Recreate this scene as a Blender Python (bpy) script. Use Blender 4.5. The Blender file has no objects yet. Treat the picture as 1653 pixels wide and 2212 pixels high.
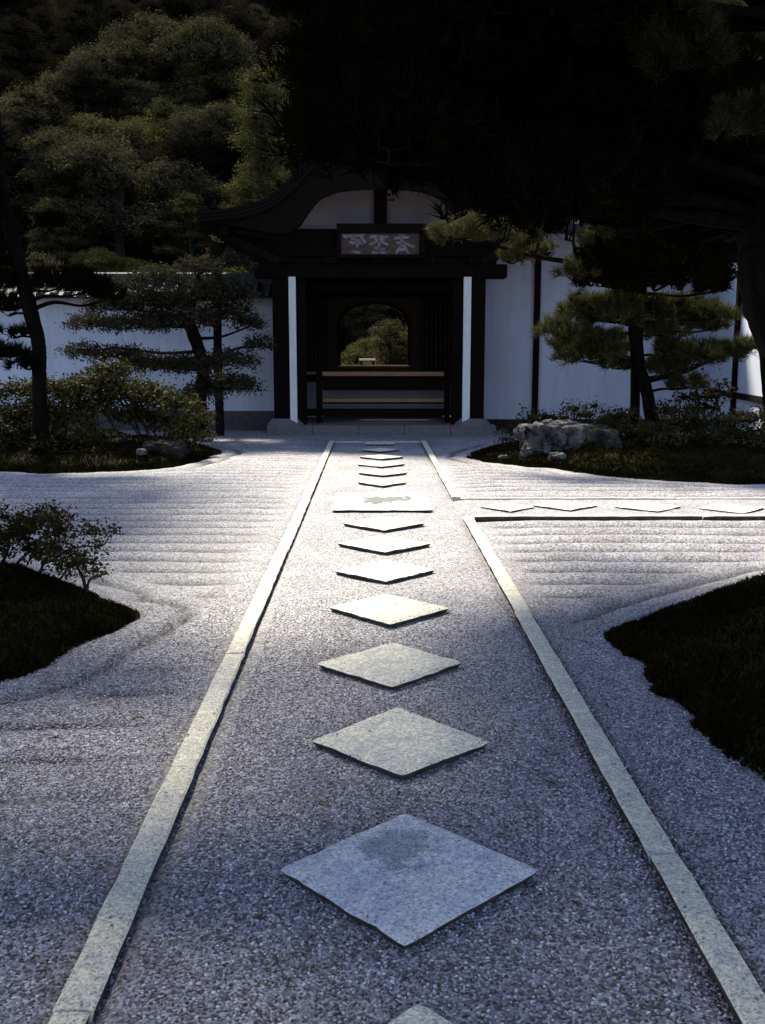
import bpy, bmesh, math, random
import numpy as np
from mathutils import Vector, Matrix, noise as mnoise

random.seed(7)
RNG = np.random.default_rng(11)
R = math.radians
SC = bpy.context.scene
COL = SC.collection

# ------------------------------------------------------------------ camera
H = 1.6
F = 2150.0 / 2212.0
TH, YA = R(9.09), R(0.586)
cd = bpy.data.cameras.new('camera')
cam = bpy.data.objects.new('camera', cd); COL.objects.link(cam)
cam.location = (0, 0, H)
cam.rotation_euler = (R(90) - TH, 0, -YA)
cd.sensor_fit = 'VERTICAL'; cd.sensor_height = 36; cd.sensor_width = 27
cd.lens = 36 * F
cd.clip_start = 0.05; cd.clip_end = 2000
SC.camera = cam

# ------------------------------------------------------------------ sky and sun
SUN_EL, SUN_AZ = R(52), R(-24)          # azimuth from +Y, negative to the left
sv = Vector((math.sin(SUN_AZ) * math.cos(SUN_EL), math.cos(SUN_AZ) * math.cos(SUN_EL), math.sin(SUN_EL)))
W = bpy.data.worlds.new('World'); SC.world = W; W.use_nodes = True
nt = W.node_tree; nt.nodes.clear()
wo = nt.nodes.new('ShaderNodeOutputWorld'); bg = nt.nodes.new('ShaderNodeBackground')
sky = nt.nodes.new('ShaderNodeTexSky'); sky.sky_type = 'NISHITA'; sky.sun_disc = False
sky.sun_elevation = SUN_EL; sky.sun_rotation = SUN_AZ
sky.air_density = 1.0; sky.dust_density = 1.0; sky.ozone_density = 1.6
bg.inputs[1].default_value = 0.11
nt.links.new(sky.outputs[0], bg.inputs[0]); nt.links.new(bg.outputs[0], wo.inputs[0])
sd = bpy.data.lights.new('sun', 'SUN'); sd.energy = 4.0; sd.angle = R(9); sd.color = (1.0, 0.98, 0.77)
sun = bpy.data.objects.new('sun', sd); COL.objects.link(sun)
sun.rotation_euler = sv.to_track_quat('Z', 'Y').to_euler()
SC.view_settings.view_transform = 'Standard'; SC.view_settings.look = 'None'
SC.view_settings.exposure = 1.5; SC.view_settings.gamma = 1.0; SC.view_settings.use_curve_mapping = False
SC.render.engine = 'CYCLES'
SC.cycles.max_bounces = 6; SC.cycles.diffuse_bounces = 3; SC.cycles.transparent_max_bounces = 4
SC.cycles.use_denoising = True

# ------------------------------------------------------------------ helpers
FW = Vector((math.sin(YA) * math.cos(TH), math.cos(YA) * math.cos(TH), -math.sin(TH)))
RT = Vector((math.cos(YA), -math.sin(YA), 0))
UP = Vector((math.sin(YA) * math.sin(TH), math.cos(YA) * math.sin(TH), math.cos(TH)))


def ray(x, y):
    return FW + RT * ((x - 826.5) / 2150.0) + UP * ((1106 - y) / 2150.0)


def at(x, y, Y):
    d = ray(x, y); return Vector((0, 0, H)) + d * (Y / d.y)


def gnd(x, y, z=0.0):
    d = ray(x, y); return Vector((0, 0, H)) + d * ((z - H) / d.z)


OFF = {}


def thing(name, label, cat, loc=(0, 0, 0), group=None):
    o = bpy.data.objects.new(name, None); COL.objects.link(o)
    o.empty_display_size = .2
    o.location = loc; o['label'] = label; o['category'] = cat
    if group: o['group'] = group
    OFF[o.name] = Vector(loc)
    return o


def tag(o, label=None, cat=None, group=None, kind=None):
    if label: o['label'] = label
    if cat: o['category'] = cat
    if group: o['group'] = group
    if kind: o['kind'] = kind
    return o


def link(name, me, mat, parent=None, smooth=False):
    if mat is not None and len(me.materials) == 0: me.materials.append(mat)
    o = bpy.data.objects.new(name, me); COL.objects.link(o)
    if smooth: me.polygons.foreach_set('use_smooth', [True] * len(me.polygons))
    if parent is not None:
        o.parent = parent
        OFF[o.name] = OFF.get(parent.name, Vector((0, 0, 0)))
    else:
        OFF[o.name] = Vector((0, 0, 0))
    return o


def npmesh(name, V, Fc):
    V = np.asarray(V, dtype=np.float32); Fc = np.asarray(Fc, dtype=np.int32)
    me = bpy.data.meshes.new(name); n, k = Fc.shape
    me.vertices.add(len(V)); me.vertices.foreach_set('co', V.ravel())
    me.loops.add(n * k); me.loops.foreach_set('vertex_index', Fc.ravel())
    me.polygons.add(n); me.polygons.foreach_set('loop_start', np.arange(0, n * k, k, dtype=np.int32))
    me.polygons.foreach_set('loop_total', np.full(n, k, dtype=np.int32))
    me.update(calc_edges=True)
    return me


class MB:
    """Collects boxes, prisms and tubes into ONE mesh object."""
    def __init__(s): s.v = []; s.f = []

    def add(s, vs, fs):
        b = len(s.v); s.v += [Vector(p) for p in vs]; s.f += [[b + i for i in q] for q in fs]; return s

    def box(s, x0, x1, y0, y1, z0, z1):
        vs = [(x0, y0, z0), (x1, y0, z0), (x1, y1, z0), (x0, y1, z0), (x0, y0, z1), (x1, y0, z1), (x1, y1, z1), (x0, y1, z1)]
        return s.add(vs, [(0, 3, 2, 1), (4, 5, 6, 7), (0, 1, 5, 4), (1, 2, 6, 5), (2, 3, 7, 6), (3, 0, 4, 7)])

    def beam(s, a, b, w, h):
        a, b = Vector(a), Vector(b); d = (b - a).normalized()
        u = d.cross(Vector((0, 0, 1)))
        u = Vector((1, 0, 0)) if u.length < 1e-4 else u.normalized()
        n = u.cross(d); vs = []
        for p in (a, b):
            for su, sn in ((-1, -1), (1, -1), (1, 1), (-1, 1)): vs.append(p + u * su * w / 2 + n * sn * h / 2)
        return s.add(vs, [(3, 2, 1, 0), (4, 5, 6, 7), (0, 1, 5, 4), (1, 2, 6, 5), (2, 3, 7, 6), (3, 0, 4, 7)])

    def tube(s, pts, rad, seg=8, wob=0.0):
        pts = [Vector(p) for p in pts]; n = len(pts); vs = []; fs = []
        ref = Vector((.31, .87, .37))
        for i, p in enumerate(pts):
            d = (pts[min(i + 1, n - 1)] - pts[max(i - 1, 0)])
            d = d.normalized() if d.length > 1e-6 else Vector((0, 0, 1))
            u = d.cross(ref).normalized(); w = u.cross(d)
            r = rad[i] if hasattr(rad, '__len__') else rad
            for k in range(seg):
                a = 2 * math.pi * k / seg
                rr = r * (1 + (random.uniform(-wob, wob) if wob else 0))
                vs.append(p + (u * math.cos(a) + w * math.sin(a)) * rr)
        for i in range(n - 1):
            for k in range(seg):
                fs.append((i * seg + k, i * seg + (k + 1) % seg, (i + 1) * seg + (k + 1) % seg, (i + 1) * seg + k))
        fs.append(tuple(range(seg - 1, -1, -1))); fs.append(tuple((n - 1) * seg + k for k in range(seg)))
        return s.add(vs, fs)

    def prism(s, poly, y0, y1):
        """poly of (x, z), extruded along Y"""
        n = len(poly)
        vs = [(x, y0, z) for x, z in poly] + [(x, y1, z) for x, z in poly]
        fs = [tuple(range(n)), tuple(range(2 * n - 1, n - 1, -1))]
        fs += [(i, n + i, n + (i + 1) % n, (i + 1) % n) for i in range(n)]
        return s.add(vs, fs)

    def build(s, name, mat, parent=None, smooth=False, bevel=0.0):
        o0 = OFF.get(parent.name, Vector((0, 0, 0))) if parent is not None else Vector((0, 0, 0))
        me = bpy.data.meshes.new(name)
        me.from_pydata([tuple(p - o0) for p in s.v], [], s.f); me.update()
        bm = bmesh.new(); bm.from_mesh(me)
        bmesh.ops.recalc_face_normals(bm, faces=bm.faces)
        if bevel:
            ed = [e for e in bm.edges if len(e.link_faces) == 2 and e.calc_face_angle(0) > .6]
            bmesh.ops.bevel(bm, geom=ed, offset=bevel, segments=2, affect='EDGES', profile=.6)
        bm.to_mesh(me); bm.free()
        return link(name, me, mat, parent, smooth)


def crom(P, n=8, closed=False):
    P = [Vector(p) for p in P]; out = []; m = len(P)
    rng = range(m if closed else m - 1)
    for i in rng:
        if closed: p0, p1, p2, p3 = P[(i - 1) % m], P[i], P[(i + 1) % m], P[(i + 2) % m]
        else: p0, p1, p2, p3 = P[max(i - 1, 0)], P[i], P[i + 1], P[min(i + 2, m - 1)]
        for k in range(n):
            t = k / n
            out.append(.5 * ((2 * p1) + (p2 - p0) * t + (2 * p0 - 5 * p1 + 4 * p2 - p3) * t * t + (3 * p1 - p0 - 3 * p2 + p3) * t ** 3))
    if not closed: out.append(P[-1].copy())
    return out


def lerp_list(vals, n):
    return list(np.interp(np.linspace(0, 1, n), np.linspace(0, 1, len(vals)), vals))


# ------------------------------------------------------------------ materials
def newmat(name):
    m = bpy.data.materials.new(name); m.use_nodes = True
    t = m.node_tree; t.nodes.clear()
    o = t.nodes.new('ShaderNodeOutputMaterial'); p = t.nodes.new('ShaderNodeBsdfPrincipled')
    t.links.new(p.outputs[0], o.inputs[0])
    return m, t, p


def N(t, kind, **kw):
    n = t.nodes.new(kind)
    for k, v in kw.items(): setattr(n, k, v)
    return n


def ramp(t, src, stops):
    r = t.nodes.new('ShaderNodeValToRGB'); e = r.color_ramp.elements
    while len(e) < len(stops): e.new(.5)
    for i, (p, c) in enumerate(stops): e[i].position = p; e[i].color = (*c, 1)
    t.links.new(src, r.inputs[0]); return r.outputs[0]


def objco(t, scale=(1, 1, 1)):
    c = t.nodes.new('ShaderNodeTexCoord'); m = t.nodes.new('ShaderNodeMapping')
    m.inputs['Scale'].default_value = scale
    t.links.new(c.outputs['Object'], m.inputs[0]); return m.outputs[0]


def noise_f(t, vec, scale, detail=4, rough=.55):
    n = t.nodes.new('ShaderNodeTexNoise'); n.inputs['Scale'].default_value = scale
    n.inputs['Detail'].default_value = detail; n.inputs['Roughness'].default_value = rough
    t.links.new(vec, n.inputs['Vector']); return n.outputs['Fac']


def bump(t, p, h, strength=.5, dist=.01, prev=None):
    b = t.nodes.new('ShaderNodeBump'); b.inputs['Strength'].default_value = strength
    b.inputs['Distance'].default_value = dist; t.links.new(h, b.inputs['Height'])
    if prev is not None: t.links.new(prev, b.inputs['Normal'])
    t.links.new(b.outputs[0], p.inputs['Normal']); return b.outputs[0]


def mixc(t, a, b, fac, mode='MIX'):
    m = t.nodes.new('ShaderNodeMix'); m.data_type = 'RGBA'; m.blend_type = mode
    for s, v in ((m.inputs[6], a), (m.inputs[7], b)):
        if isinstance(v, tuple): s.default_value = (*v, 1)
        else: t.links.new(v, s)
    if isinstance(fac, (int, float)): m.inputs[0].default_value = fac
    else: t.links.new(fac, m.inputs[0])
    return m.outputs[2]


def m_gravel(name, furrow_shade=False):
    m, t, p = newmat(name); v = objco(t)
    vo = N(t, 'ShaderNodeTexVoronoi'); vo.inputs['Scale'].default_value = 105
    t.links.new(v, vo.inputs['Vector'])
    sep = N(t, 'ShaderNodeSeparateColor'); t.links.new(vo.outputs['Color'], sep.inputs[0])
    c1 = ramp(t, sep.outputs[0], [(0, (.055, .042, .044)), (.3, (.195, .170, .192)), (.7, (.350, .322, .362)), (1, (.58, .545, .575))])
    big = noise_f(t, v, 1.7, 5, .6)
    c2 = ramp(t, big, [(.3, (.72, .69, .70)), (.65, (1, 1, 1))])
    cc = mixc(t, c1, c2, 1.0, 'MULTIPLY')
    if furrow_shade:      # groove shade of the rake furrows put into the colour
        at_ = N(t, 'ShaderNodeAttribute'); at_.attribute_name = 'furrow_shade'
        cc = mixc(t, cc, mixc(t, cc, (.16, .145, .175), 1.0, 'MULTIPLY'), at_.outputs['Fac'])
    t.links.new(cc, p.inputs['Base Color'])
    p.inputs['Roughness'].default_value = .7; p.inputs['Specular IOR Level'].default_value = .4
    b1 = bump(t, p, noise_f(t, v, 14, 4, .65), .35, .03)
    b = N(t, 'ShaderNodeBump'); b.inputs['Strength'].default_value = .8; b.inputs['Distance'].default_value = .006
    b.invert = True
    t.links.new(vo.outputs['Distance'], b.inputs['Height']); t.links.new(b1, b.inputs['Normal'])
    t.links.new(b.outputs[0], p.inputs['Normal'])
    return m


def m_pebble():
    m, t, p = newmat('pebble')
    oi = N(t, 'ShaderNodeObjectInfo')
    c = ramp(t, oi.outputs['Random'], [(0, (.04, .027, .024)), (.19, (.11, .074, .06)), (.33, (.155, .118, .134)), (.6, (.29, .236, .275)), (.9, (.47, .405, .45)), (1, (.78, .71, .73))])
    t.links.new(c, p.inputs['Base Color']); p.inputs['Roughness'].default_value = .6
    return m


def m_granite(name, base=(.70, .645, .545), stain=None):
    m, t, p = newmat(name); v = objco(t)
    vo = N(t, 'ShaderNodeTexVoronoi'); vo.inputs['Scale'].default_value = 160
    t.links.new(v, vo.inputs['Vector'])
    sep = N(t, 'ShaderNodeSeparateColor'); t.links.new(vo.outputs['Color'], sep.inputs[0])
    grain = ramp(t, sep.outputs[0], [(0, (.42, .41, .46)), (.3, (.84, .83, .88)), (.7, (1, 1, .99)), (1, (1.2, 1.18, 1.1))])
    bl = noise_f(t, v, 9, 5, .7)
    bl2 = noise_f(t, v, 34, 8, .85)
    am = N(t, 'ShaderNodeMath', operation='MULTIPLY_ADD'); t.links.new(bl2, am.inputs[0]); am.inputs[1].default_value = .75; 
    am2 = N(t, 'ShaderNodeMath', operation='MULTIPLY'); t.links.new(bl, am2.inputs[0]); am2.inputs[1].default_value = .4
    t.links.new(am2.outputs[0], am.inputs[2])
    blot = ramp(t, am.outputs[0], [(.44, (base[0] * .68, base[1] * .67, base[2] * .82)), (.56, (base[0] * .95, base[1] * .94, base[2] * 1.0)), (.69, (base[0] * 1.26, base[1] * 1.22, base[2] * 1.08))])
    c = mixc(t, blot, grain, 1.0, 'MULTIPLY')
    fine = noise_f(t, v, 55, 3, .6)
    c = mixc(t, c, ramp(t, fine, [(.35, (.80, .80, .84)), (.6, (1.05, 1.05, 1.02))]), 1.0, 'MULTIPLY')
    if stain:
        (sx, sy, rx, ry, dark) = stain
        tc = N(t, 'ShaderNodeTexCoord'); mp = N(t, 'ShaderNodeMapping')
        mp.vector_type = 'TEXTURE'
        mp.inputs['Location'].default_value = (sx, sy, 0); mp.inputs['Scale'].default_value = (rx, ry, 1)
        t.links.new(tc.outputs['Object'], mp.inputs[0])
        ln = N(t, 'ShaderNodeVectorMath', operation='LENGTH'); t.links.new(mp.outputs[0], ln.inputs[0])
        ad = N(t, 'ShaderNodeMath', operation='ADD'); t.links.new(ln.outputs['Value'], ad.inputs[0])
        nz = N(t, 'ShaderNodeMath', operation='MULTIPLY_ADD'); t.links.new(bl, nz.inputs[0])
        nz.inputs[1].default_value = 3.0; nz.inputs[2].default_value = -1.5; t.links.new(nz.outputs[0], ad.inputs[1])
        f = ramp(t, ad.outputs[0], [(.75, (1, 1, 1)), (1.0, (0, 0, 0))])
        c = mixc(t, c, mixc(t, c, dark, 1.0, 'MULTIPLY'), f)
    t.links.new(c, p.inputs['Base Color']); p.inputs['Roughness'].default_value = .8
    b1 = bump(t, p, noise_f(t, v, 40, 5, .7), .4, .006)
    return m


def m_wood(name, c0, c1, scale=(60, 60, 4), rough=.75):
    m, t, p = newmat(name); v = objco(t, scale)
    n = noise_f(t, v, 1, 5, .65)
    t.links.new(ramp(t, n, [(.3, c0), (.7, c1)]), p.inputs['Base Color'])
    p.inputs['Roughness'].default_value = rough; p.inputs['Specular IOR Level'].default_value = .05
    bump(t, p, n, .35, .004); return m


def m_plaster(name, base):
    m, t, p = newmat(name); v = objco(t)
    a = noise_f(t, v, .8, 6, .65); b = noise_f(t, objco(t, (7, 7, .5)), 1, 4, .6)
    c = mixc(t, ramp(t, a, [(.3, tuple(x * .88 for x in base)), (.65, base)]), ramp(t, b, [(.3, (.88, .87, .88)), (.6, (1, 1, 1))]), 1.0, 'MULTIPLY')
    vo = N(t, 'ShaderNodeTexVoronoi'); vo.inputs['Scale'].default_value = 2.3; t.links.new(v, vo.inputs['Vector'])
    sp = ramp(t, vo.outputs['Distance'], [(.02, (.55, .55, .55)), (.04, (1, 1, 1))])
    c = mixc(t, c, sp, 1.0, 'MULTIPLY')
    t.links.new(c, p.inputs['Base Color']); p.inputs['Roughness'].default_value = .9
    bump(t, p, noise_f(t, v, 30, 4), .15, .01); return m


def m_leaf(name, cols, transl=.25, rough=.6, spec=.2):
    m, t, p = newmat(name)
    g = N(t, 'ShaderNodeNewGeometry'); v = objco(t)
    n = noise_f(t, v, 2.2, 3, .6)
    ad = N(t, 'ShaderNodeMath', operation='MULTIPLY_ADD')
    t.links.new(g.outputs['Random Per Island'], ad.inputs[0]); ad.inputs[1].default_value = .55
    m2 = N(t, 'ShaderNodeMath', operation='MULTIPLY_ADD'); t.links.new(n, m2.inputs[0]); m2.inputs[1].default_value = 1.3; m2.inputs[2].default_value = -.42
    t.links.new(m2.outputs[0], ad.inputs[2])
    k = len(cols)
    c = ramp(t, ad.outputs[0], [(.08 + .84 * i / (k - 1), cc) for i, cc in enumerate(cols)])
    t.links.new(c, p.inputs['Base Color']); p.inputs['Roughness'].default_value = rough
    p.inputs['Specular IOR Level'].default_value = spec
    if transl:
        o = [x for x in t.nodes if x.type == 'OUTPUT_MATERIAL'][0]
        tr = N(t, 'ShaderNodeBsdfTranslucent'); t.links.new(c, tr.inputs[0])
        mx = N(t, 'ShaderNodeMixShader'); mx.inputs[0].default_value = transl
        t.links.new(p.outputs[0], mx.inputs[1]); t.links.new(tr.outputs[0], mx.inputs[2]); t.links.new(mx.outputs[0], o.inputs[0])
    return m


def m_rough(name, c0, c1, scale=6, bs=.5, bd=.02, rough=.9, stretch=(1, 1, 1), spec=.03):
    m, t, p = newmat(name); v = objco(t, stretch); n = noise_f(t, v, scale, 6, .65)
    t.links.new(ramp(t, n, [(.32, c0), (.68, c1)]), p.inputs['Base Color'])
    p.inputs['Roughness'].default_value = rough; p.inputs['Specular IOR Level'].default_value = spec
    bump(t, p, n, bs, bd); return m


G = m_gravel('gravel')
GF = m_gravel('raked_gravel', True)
PEB = m_pebble()
GRAN = m_granite('pale_granite')
KERB = m_granite('kerb_granite', (.68, .61, .49))
EDGE_SHADE = m_rough('shade_toned_stone_edge', (.03, .024, .022), (.09, .075, .07), 12, .5, .01)  # darker stone for side faces, contact shade put into the colour
STEP = m_granite('step_stone', (.20, .17, .18))
DARKW = m_wood('dark_timber', (.0045, .003, .0026), (.013, .008, .0065))
LATW = m_wood('lattice_timber', (.024, .016, .012), (.06, .040, .030))
RAILW = m_wood('worn_rail_timber', (.22, .115, .06), (.42, .24, .14), (4, 60, 60))
POLEW = m_rough('pole_bark', (.006, .0045, .004), (.02, .015, .013), 9)
BARKROOF = m_rough('cypress_bark_thatch', (.006, .004, .0045), (.021, .0145, .0145), 18, .6, .03, stretch=(2, 2, 6))
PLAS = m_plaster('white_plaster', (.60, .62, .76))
PLASG = m_plaster('shade_toned_gable_plaster', (.27, .235, .275))  # darkened in the colour for the shade under the gable
WHITE = m_rough('white_paint', (.78, .80, .82), (.93, .94, .94), 5, .2, .004, .55, stretch=(4, 4, .6))
FOOT = m_rough('grey_footing', (.07, .056, .062), (.11, .09, .10), 7)
TILE = m_rough('grey_roof_tile', (.02, .02, .022), (.06, .06, .065), 9, .3, .01, .5)
RIDGE = m_rough('pale_ridge_tile', (.03, .03, .034), (.085, .085, .092), 8, .3, .01, .6, spec=.1)
EARTH = m_rough('dark_earth', (.015, .013, .009), (.04, .034, .022), 3)
MOSSM = m_rough('moss_ground', (.005, .0036, .001), (.015, .011, .003), 5, .8, .03)
MOSST = m_leaf('moss_blades', [(.004, .0026, .0008), (.009, .0064, .0014), (.020, .0155, .0035), (.052, .041, .010)], .05, spec=.02)
BARK = m_rough('pine_bark', (.003, .0025, .002), (.012, .009, .008), 14, 1.0, .03, stretch=(1, 1, .35))
BARK2 = m_rough('grey_bark', (.016, .0125, .012), (.055, .044, .042), 14, .8, .02, stretch=(1, 1, .4))
ROCKM = m_rough('lichen_rock', (.004, .0035, .0035), (.18, .16, .165), 4, 1.0, .10, stretch=(1.6, 1.6, .7))
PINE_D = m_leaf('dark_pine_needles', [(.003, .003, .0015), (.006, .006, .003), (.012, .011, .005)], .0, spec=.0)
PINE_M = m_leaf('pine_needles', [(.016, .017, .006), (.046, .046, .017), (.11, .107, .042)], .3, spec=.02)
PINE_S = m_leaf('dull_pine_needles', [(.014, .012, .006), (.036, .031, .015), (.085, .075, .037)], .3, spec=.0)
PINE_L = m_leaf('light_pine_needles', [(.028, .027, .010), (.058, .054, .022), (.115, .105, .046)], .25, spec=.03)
AZAL = m_leaf('azalea_leaves', [(.015, .0135, .005), (.040, .035, .013), (.10, .088, .035)], .2, spec=.02)
LAYR = m_leaf('grey_brown_leaves', [(.014, .0125, .008), (.038, .034, .021), (.085, .075, .048)], .2, spec=.0)
SHRL = m_leaf('brown_olive_leaves', [(.012, .009, .003), (.03, .024, .008), (.075, .062, .02)], .2, spec=.02)
DKSH = m_leaf('dark_shrub_leaves', [(.006, .0045, .0015), (.016, .012, .004), (.042, .034, .011)], .12, spec=.03)
HILLM = [m_leaf('hill_olive', [(.024, .019, .009), (.056, .046, .024), (.11, .092, .050)], .3, spec=.0),
         m_leaf('hill_grey', [(.022, .018, .010), (.050, .042, .023), (.098, .083, .047)], .3, spec=.0),
         m_leaf('hill_green', [(.027, .025, .009), (.066, .060, .022), (.13, .118, .046)], .3, spec=.0),
         m_leaf('hill_dark', [(.007, .0055, .0035), (.017, .0135, .008), (.034, .027, .016)], .2, spec=.0),
         m_leaf('hill_red', [(.05, .024, .012), (.10, .048, .024), (.16, .09, .042)], .3, spec=.0),
         m_leaf('hill_yellow', [(.045, .041, .010), (.092, .083, .022), (.20, .185, .05)], .3, spec=.0),
         m_leaf('hill_mauve', [(.020, .016, .015), (.044, .035, .033), (.075, .062, .058)], .2, spec=.0)]
LETTER = m_rough('worn_pale_lettering', (.12, .095, .11), (.34, .29, .34), 11, .2, .004)
BOARD = m_wood('plaque_board', (.055, .036, .034), (.13, .092, .085), (4, 40, 40))

# ------------------------------------------------------------------ island outlines (metres)
ISL = {}
g2 = lambda x, y: tuple(gnd(x, y).xy)
ISL['near_right'] = [(1.5, 3.55), (1.475, 4.17), (1.41, 4.66), (1.44, 5.1), (1.37, 5.5), (1.66, 5.75), (1.95, 6.1), (2.4, 6.5), (3.2, 7.0), (4.4, 6.8), (4.9, 5.4), (4.4, 3.6), (3.2, 2.7), (2.1, 2.8)]
ISL['near_left'] = [(-1.84, 4.80), (-1.66, 5.35), (-1.50, 5.9), (-1.80, 6.2), (-2.05, 6.65), (-2.7, 7.05), (-3.5, 6.8), (-4.0, 5.9), (-3.6, 4.7), (-2.8, 4.2)]
ISL['far_left'] = [g2(0, 1019), g2(150, 1021), g2(319, 1014), g2(400, 1002), g2(441, 988), (-2.62, 16.4), (-3.4, 17.5), (-5, 18), (-7.5, 17.6), (-8.4, 15.5), (-7.6, 13.6)]
ISL['far_right'] = [g2(1028, 988), g2(1097, 1003), g2(1202, 1013), g2(1329, 1029), g2(1480, 1040), g2(1659, 1047), (7.0, 12.6), (7.4, 15), (6.8, 17.6), (5, 18.2), (3.2, 17.9), (2.1, 17.0)]
for k in ISL:
    pk = np.array([tuple(p)[:2] for p in crom([(a, b, 0) for a, b in ISL[k]], 14, True)])
    am_ = .05 if k.startswith('near') else .06
    for i_ in range(len(pk)):
        q_ = Vector((pk[i_][0] * 2.6, pk[i_][1] * 2.6, 1.0))
        pk[i_] += np.array([mnoise.noise(q_), mnoise.noise(q_ + Vector((9, 3, 5)))]) * am_ * 1.6 + np.array([mnoise.noise(q_ * 3.7), mnoise.noise(q_ * 3.7 + Vector((9, 3, 5)))]) * am_ * .8
    ISL[k] = pk


def poly_sd(P, X, Y):
    """signed distance to polygon, negative inside (numpy)"""
    d = np.full(X.shape, 1e9); ins = np.zeros(X.shape, bool); n = len(P)
    for i in range(n):
        ax, ay = P[i]; bx, by = P[(i + 1) % n]
        ex, ey = bx - ax, by - ay
        t = np.clip(((X - ax) * ex + (Y - ay) * ey) / (ex * ex + ey * ey + 1e-12), 0, 1)
        d = np.minimum(d, np.hypot(X - ax - t * ex, Y - ay - t * ey))
        c = ((ay > Y) != (by > Y)) & (X < (bx - ax) * (Y - ay) / (by - ay + 1e-12) + ax)
        ins ^= c
    return np.where(ins, -d, d)


def vnoise(X, Y, s, seed=0):
    r = np.random.default_rng(seed); T = r.random((64, 64)); x = X * s; y = Y * s
    xi = np.floor(x).astype(int); yi = np.floor(y).astype(int); fx = x - xi; fy = y - yi
    fx = fx * fx * (3 - 2 * fx); fy = fy * fy * (3 - 2 * fy)
    a = T[xi % 64, yi % 64]; b = T[(xi + 1) % 64, yi % 64]; c = T[xi % 64, (yi + 1) % 64]; d = T[(xi + 1) % 64, (yi + 1) % 64]
    return (a * (1 - fx) + b * fx) * (1 - fy) + (c * (1 - fx) + d * fx) * fy - .5


# ------------------------------------------------------------------ ground
KL, KR = -.732, .926                      # kerb centre lines of the main path
SY0, SY1 = 9.46, 10.92                    # near and far kerb of the side path
PEND = 18.0


FUR = {}


def court_z(X, Y):
    sds = [poly_sd(ISL[k], X, Y) for k in ISL]
    D = np.minimum.reduce(sds)
    ph = (Y + vnoise(X, Y, .5, 1) * .10 + vnoise(X, Y, 1.7, 2) * .05) / .38
    far = Y > 11.2
    ph = np.where(far, (Y + vnoise(X, Y, .5, 1) * .06) / .33, ph)
    ph2 = (D + vnoise(X, Y, .8, 3) * .06) / .33
    w = np.clip((D - .38) / .3, 0, 1); w = w * w * (3 - 2 * w)
    rid = lambda p: np.abs(np.sin(np.pi * p)) ** .7 * 1.5 - 1.05
    amp = np.where((X > 1.0) & (Y < 9.4), .055, .040)
    amp = np.where(X > 1, np.where(Y < 5.6, .014, amp), np.where(Y < 5.6, .020, amp)) * (0.65 + .9 * np.clip(vnoise(X, Y, .9, 5) + .5, 0, 1))
    amp = amp * np.clip((19.2 - Y) / 1.0, 0, 1)
    edge = np.minimum(np.abs(X - KL), np.abs(X - KR)); amp = amp * np.clip((edge - .12) / .45, 0, 1)
    z = amp * (w * rid(ph) + (1 - w) * rid(ph2) * .8)
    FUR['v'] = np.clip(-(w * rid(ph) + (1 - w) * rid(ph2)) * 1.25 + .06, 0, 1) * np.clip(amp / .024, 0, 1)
    z += vnoise(X, Y, 5, 6) * .006 + vnoise(X, Y, 14, 7) * .004
    inp = (X > KL - .02) & (X < KR + .02) & (Y < PEND)
    ins = (X > KR - .02) & (Y > SY0 - .02) & (Y < SY1 + .02)
    kd = np.minimum(np.where(Y < PEND + .2, edge, 9), np.where(X > KR - .1, np.minimum(np.abs(Y - SY0), np.abs(Y - SY1)), 9))
    z -= .018 * np.clip((.08 - kd) / .03, 0, 1)
    z = np.where(inp | ins, -.05, z)
    return z


def grid_mesh(name, xs, ys, zf):
    X, Y = np.meshgrid(xs, ys); Z = zf(X, Y)
    V = np.stack([X.ravel(), Y.ravel(), Z.ravel()], 1)
    nx, ny = len(xs), len(ys)
    i = np.arange(nx * ny).reshape(ny, nx)
    Fq = np.stack([i[:-1, :-1].ravel(), i[:-1, 1:].ravel(), i[1:, 1:].ravel(), i[1:, :-1].ravel()], 1)
    return npmesh(name, V, Fq)


gm = MB().box(-400, 400, -400, 600, -1.0, -.12)
tag(gm.build('ground', EARTH), kind='structure')
me = grid_mesh('gravel_court', np.arange(-10, 9.01, .055), np.arange(-3, 21.3, .036), court_z)
fa = me.attributes.new('furrow_shade', 'FLOAT', 'POINT'); fa.data.foreach_set('value', FUR['v'].ravel().astype(np.float32))
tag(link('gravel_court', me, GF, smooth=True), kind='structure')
def pz(X, Y):
    ke = np.where(X < KR - .3, np.abs(X - KL), np.where((Y > SY0 + .12) & (Y < SY1 - .12), 9, np.abs(X - KR)))
    ke = np.where(X > KR + .02, np.minimum(np.abs(Y - SY0), np.abs(Y - SY1)), ke)
    return vnoise(X, Y, 3, 8) * .008 + vnoise(X, Y, 11, 9) * .005 - .014 * np.clip((.085 - ke) / .035, 0, 1)

me = grid_mesh('gravel_path', np.arange(KL, KR + .01, (KR - KL) / 64), np.arange(-2, PEND + .01, .05), pz)
tag(link('gravel_path', me, G, smooth=True), kind='structure')
me = grid_mesh('side_path', np.arange(KR, 9.01, .07), np.linspace(SY0, SY1, 34), pz)
tag(link('side_path', me, G, smooth=True), kind='structure')


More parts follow.
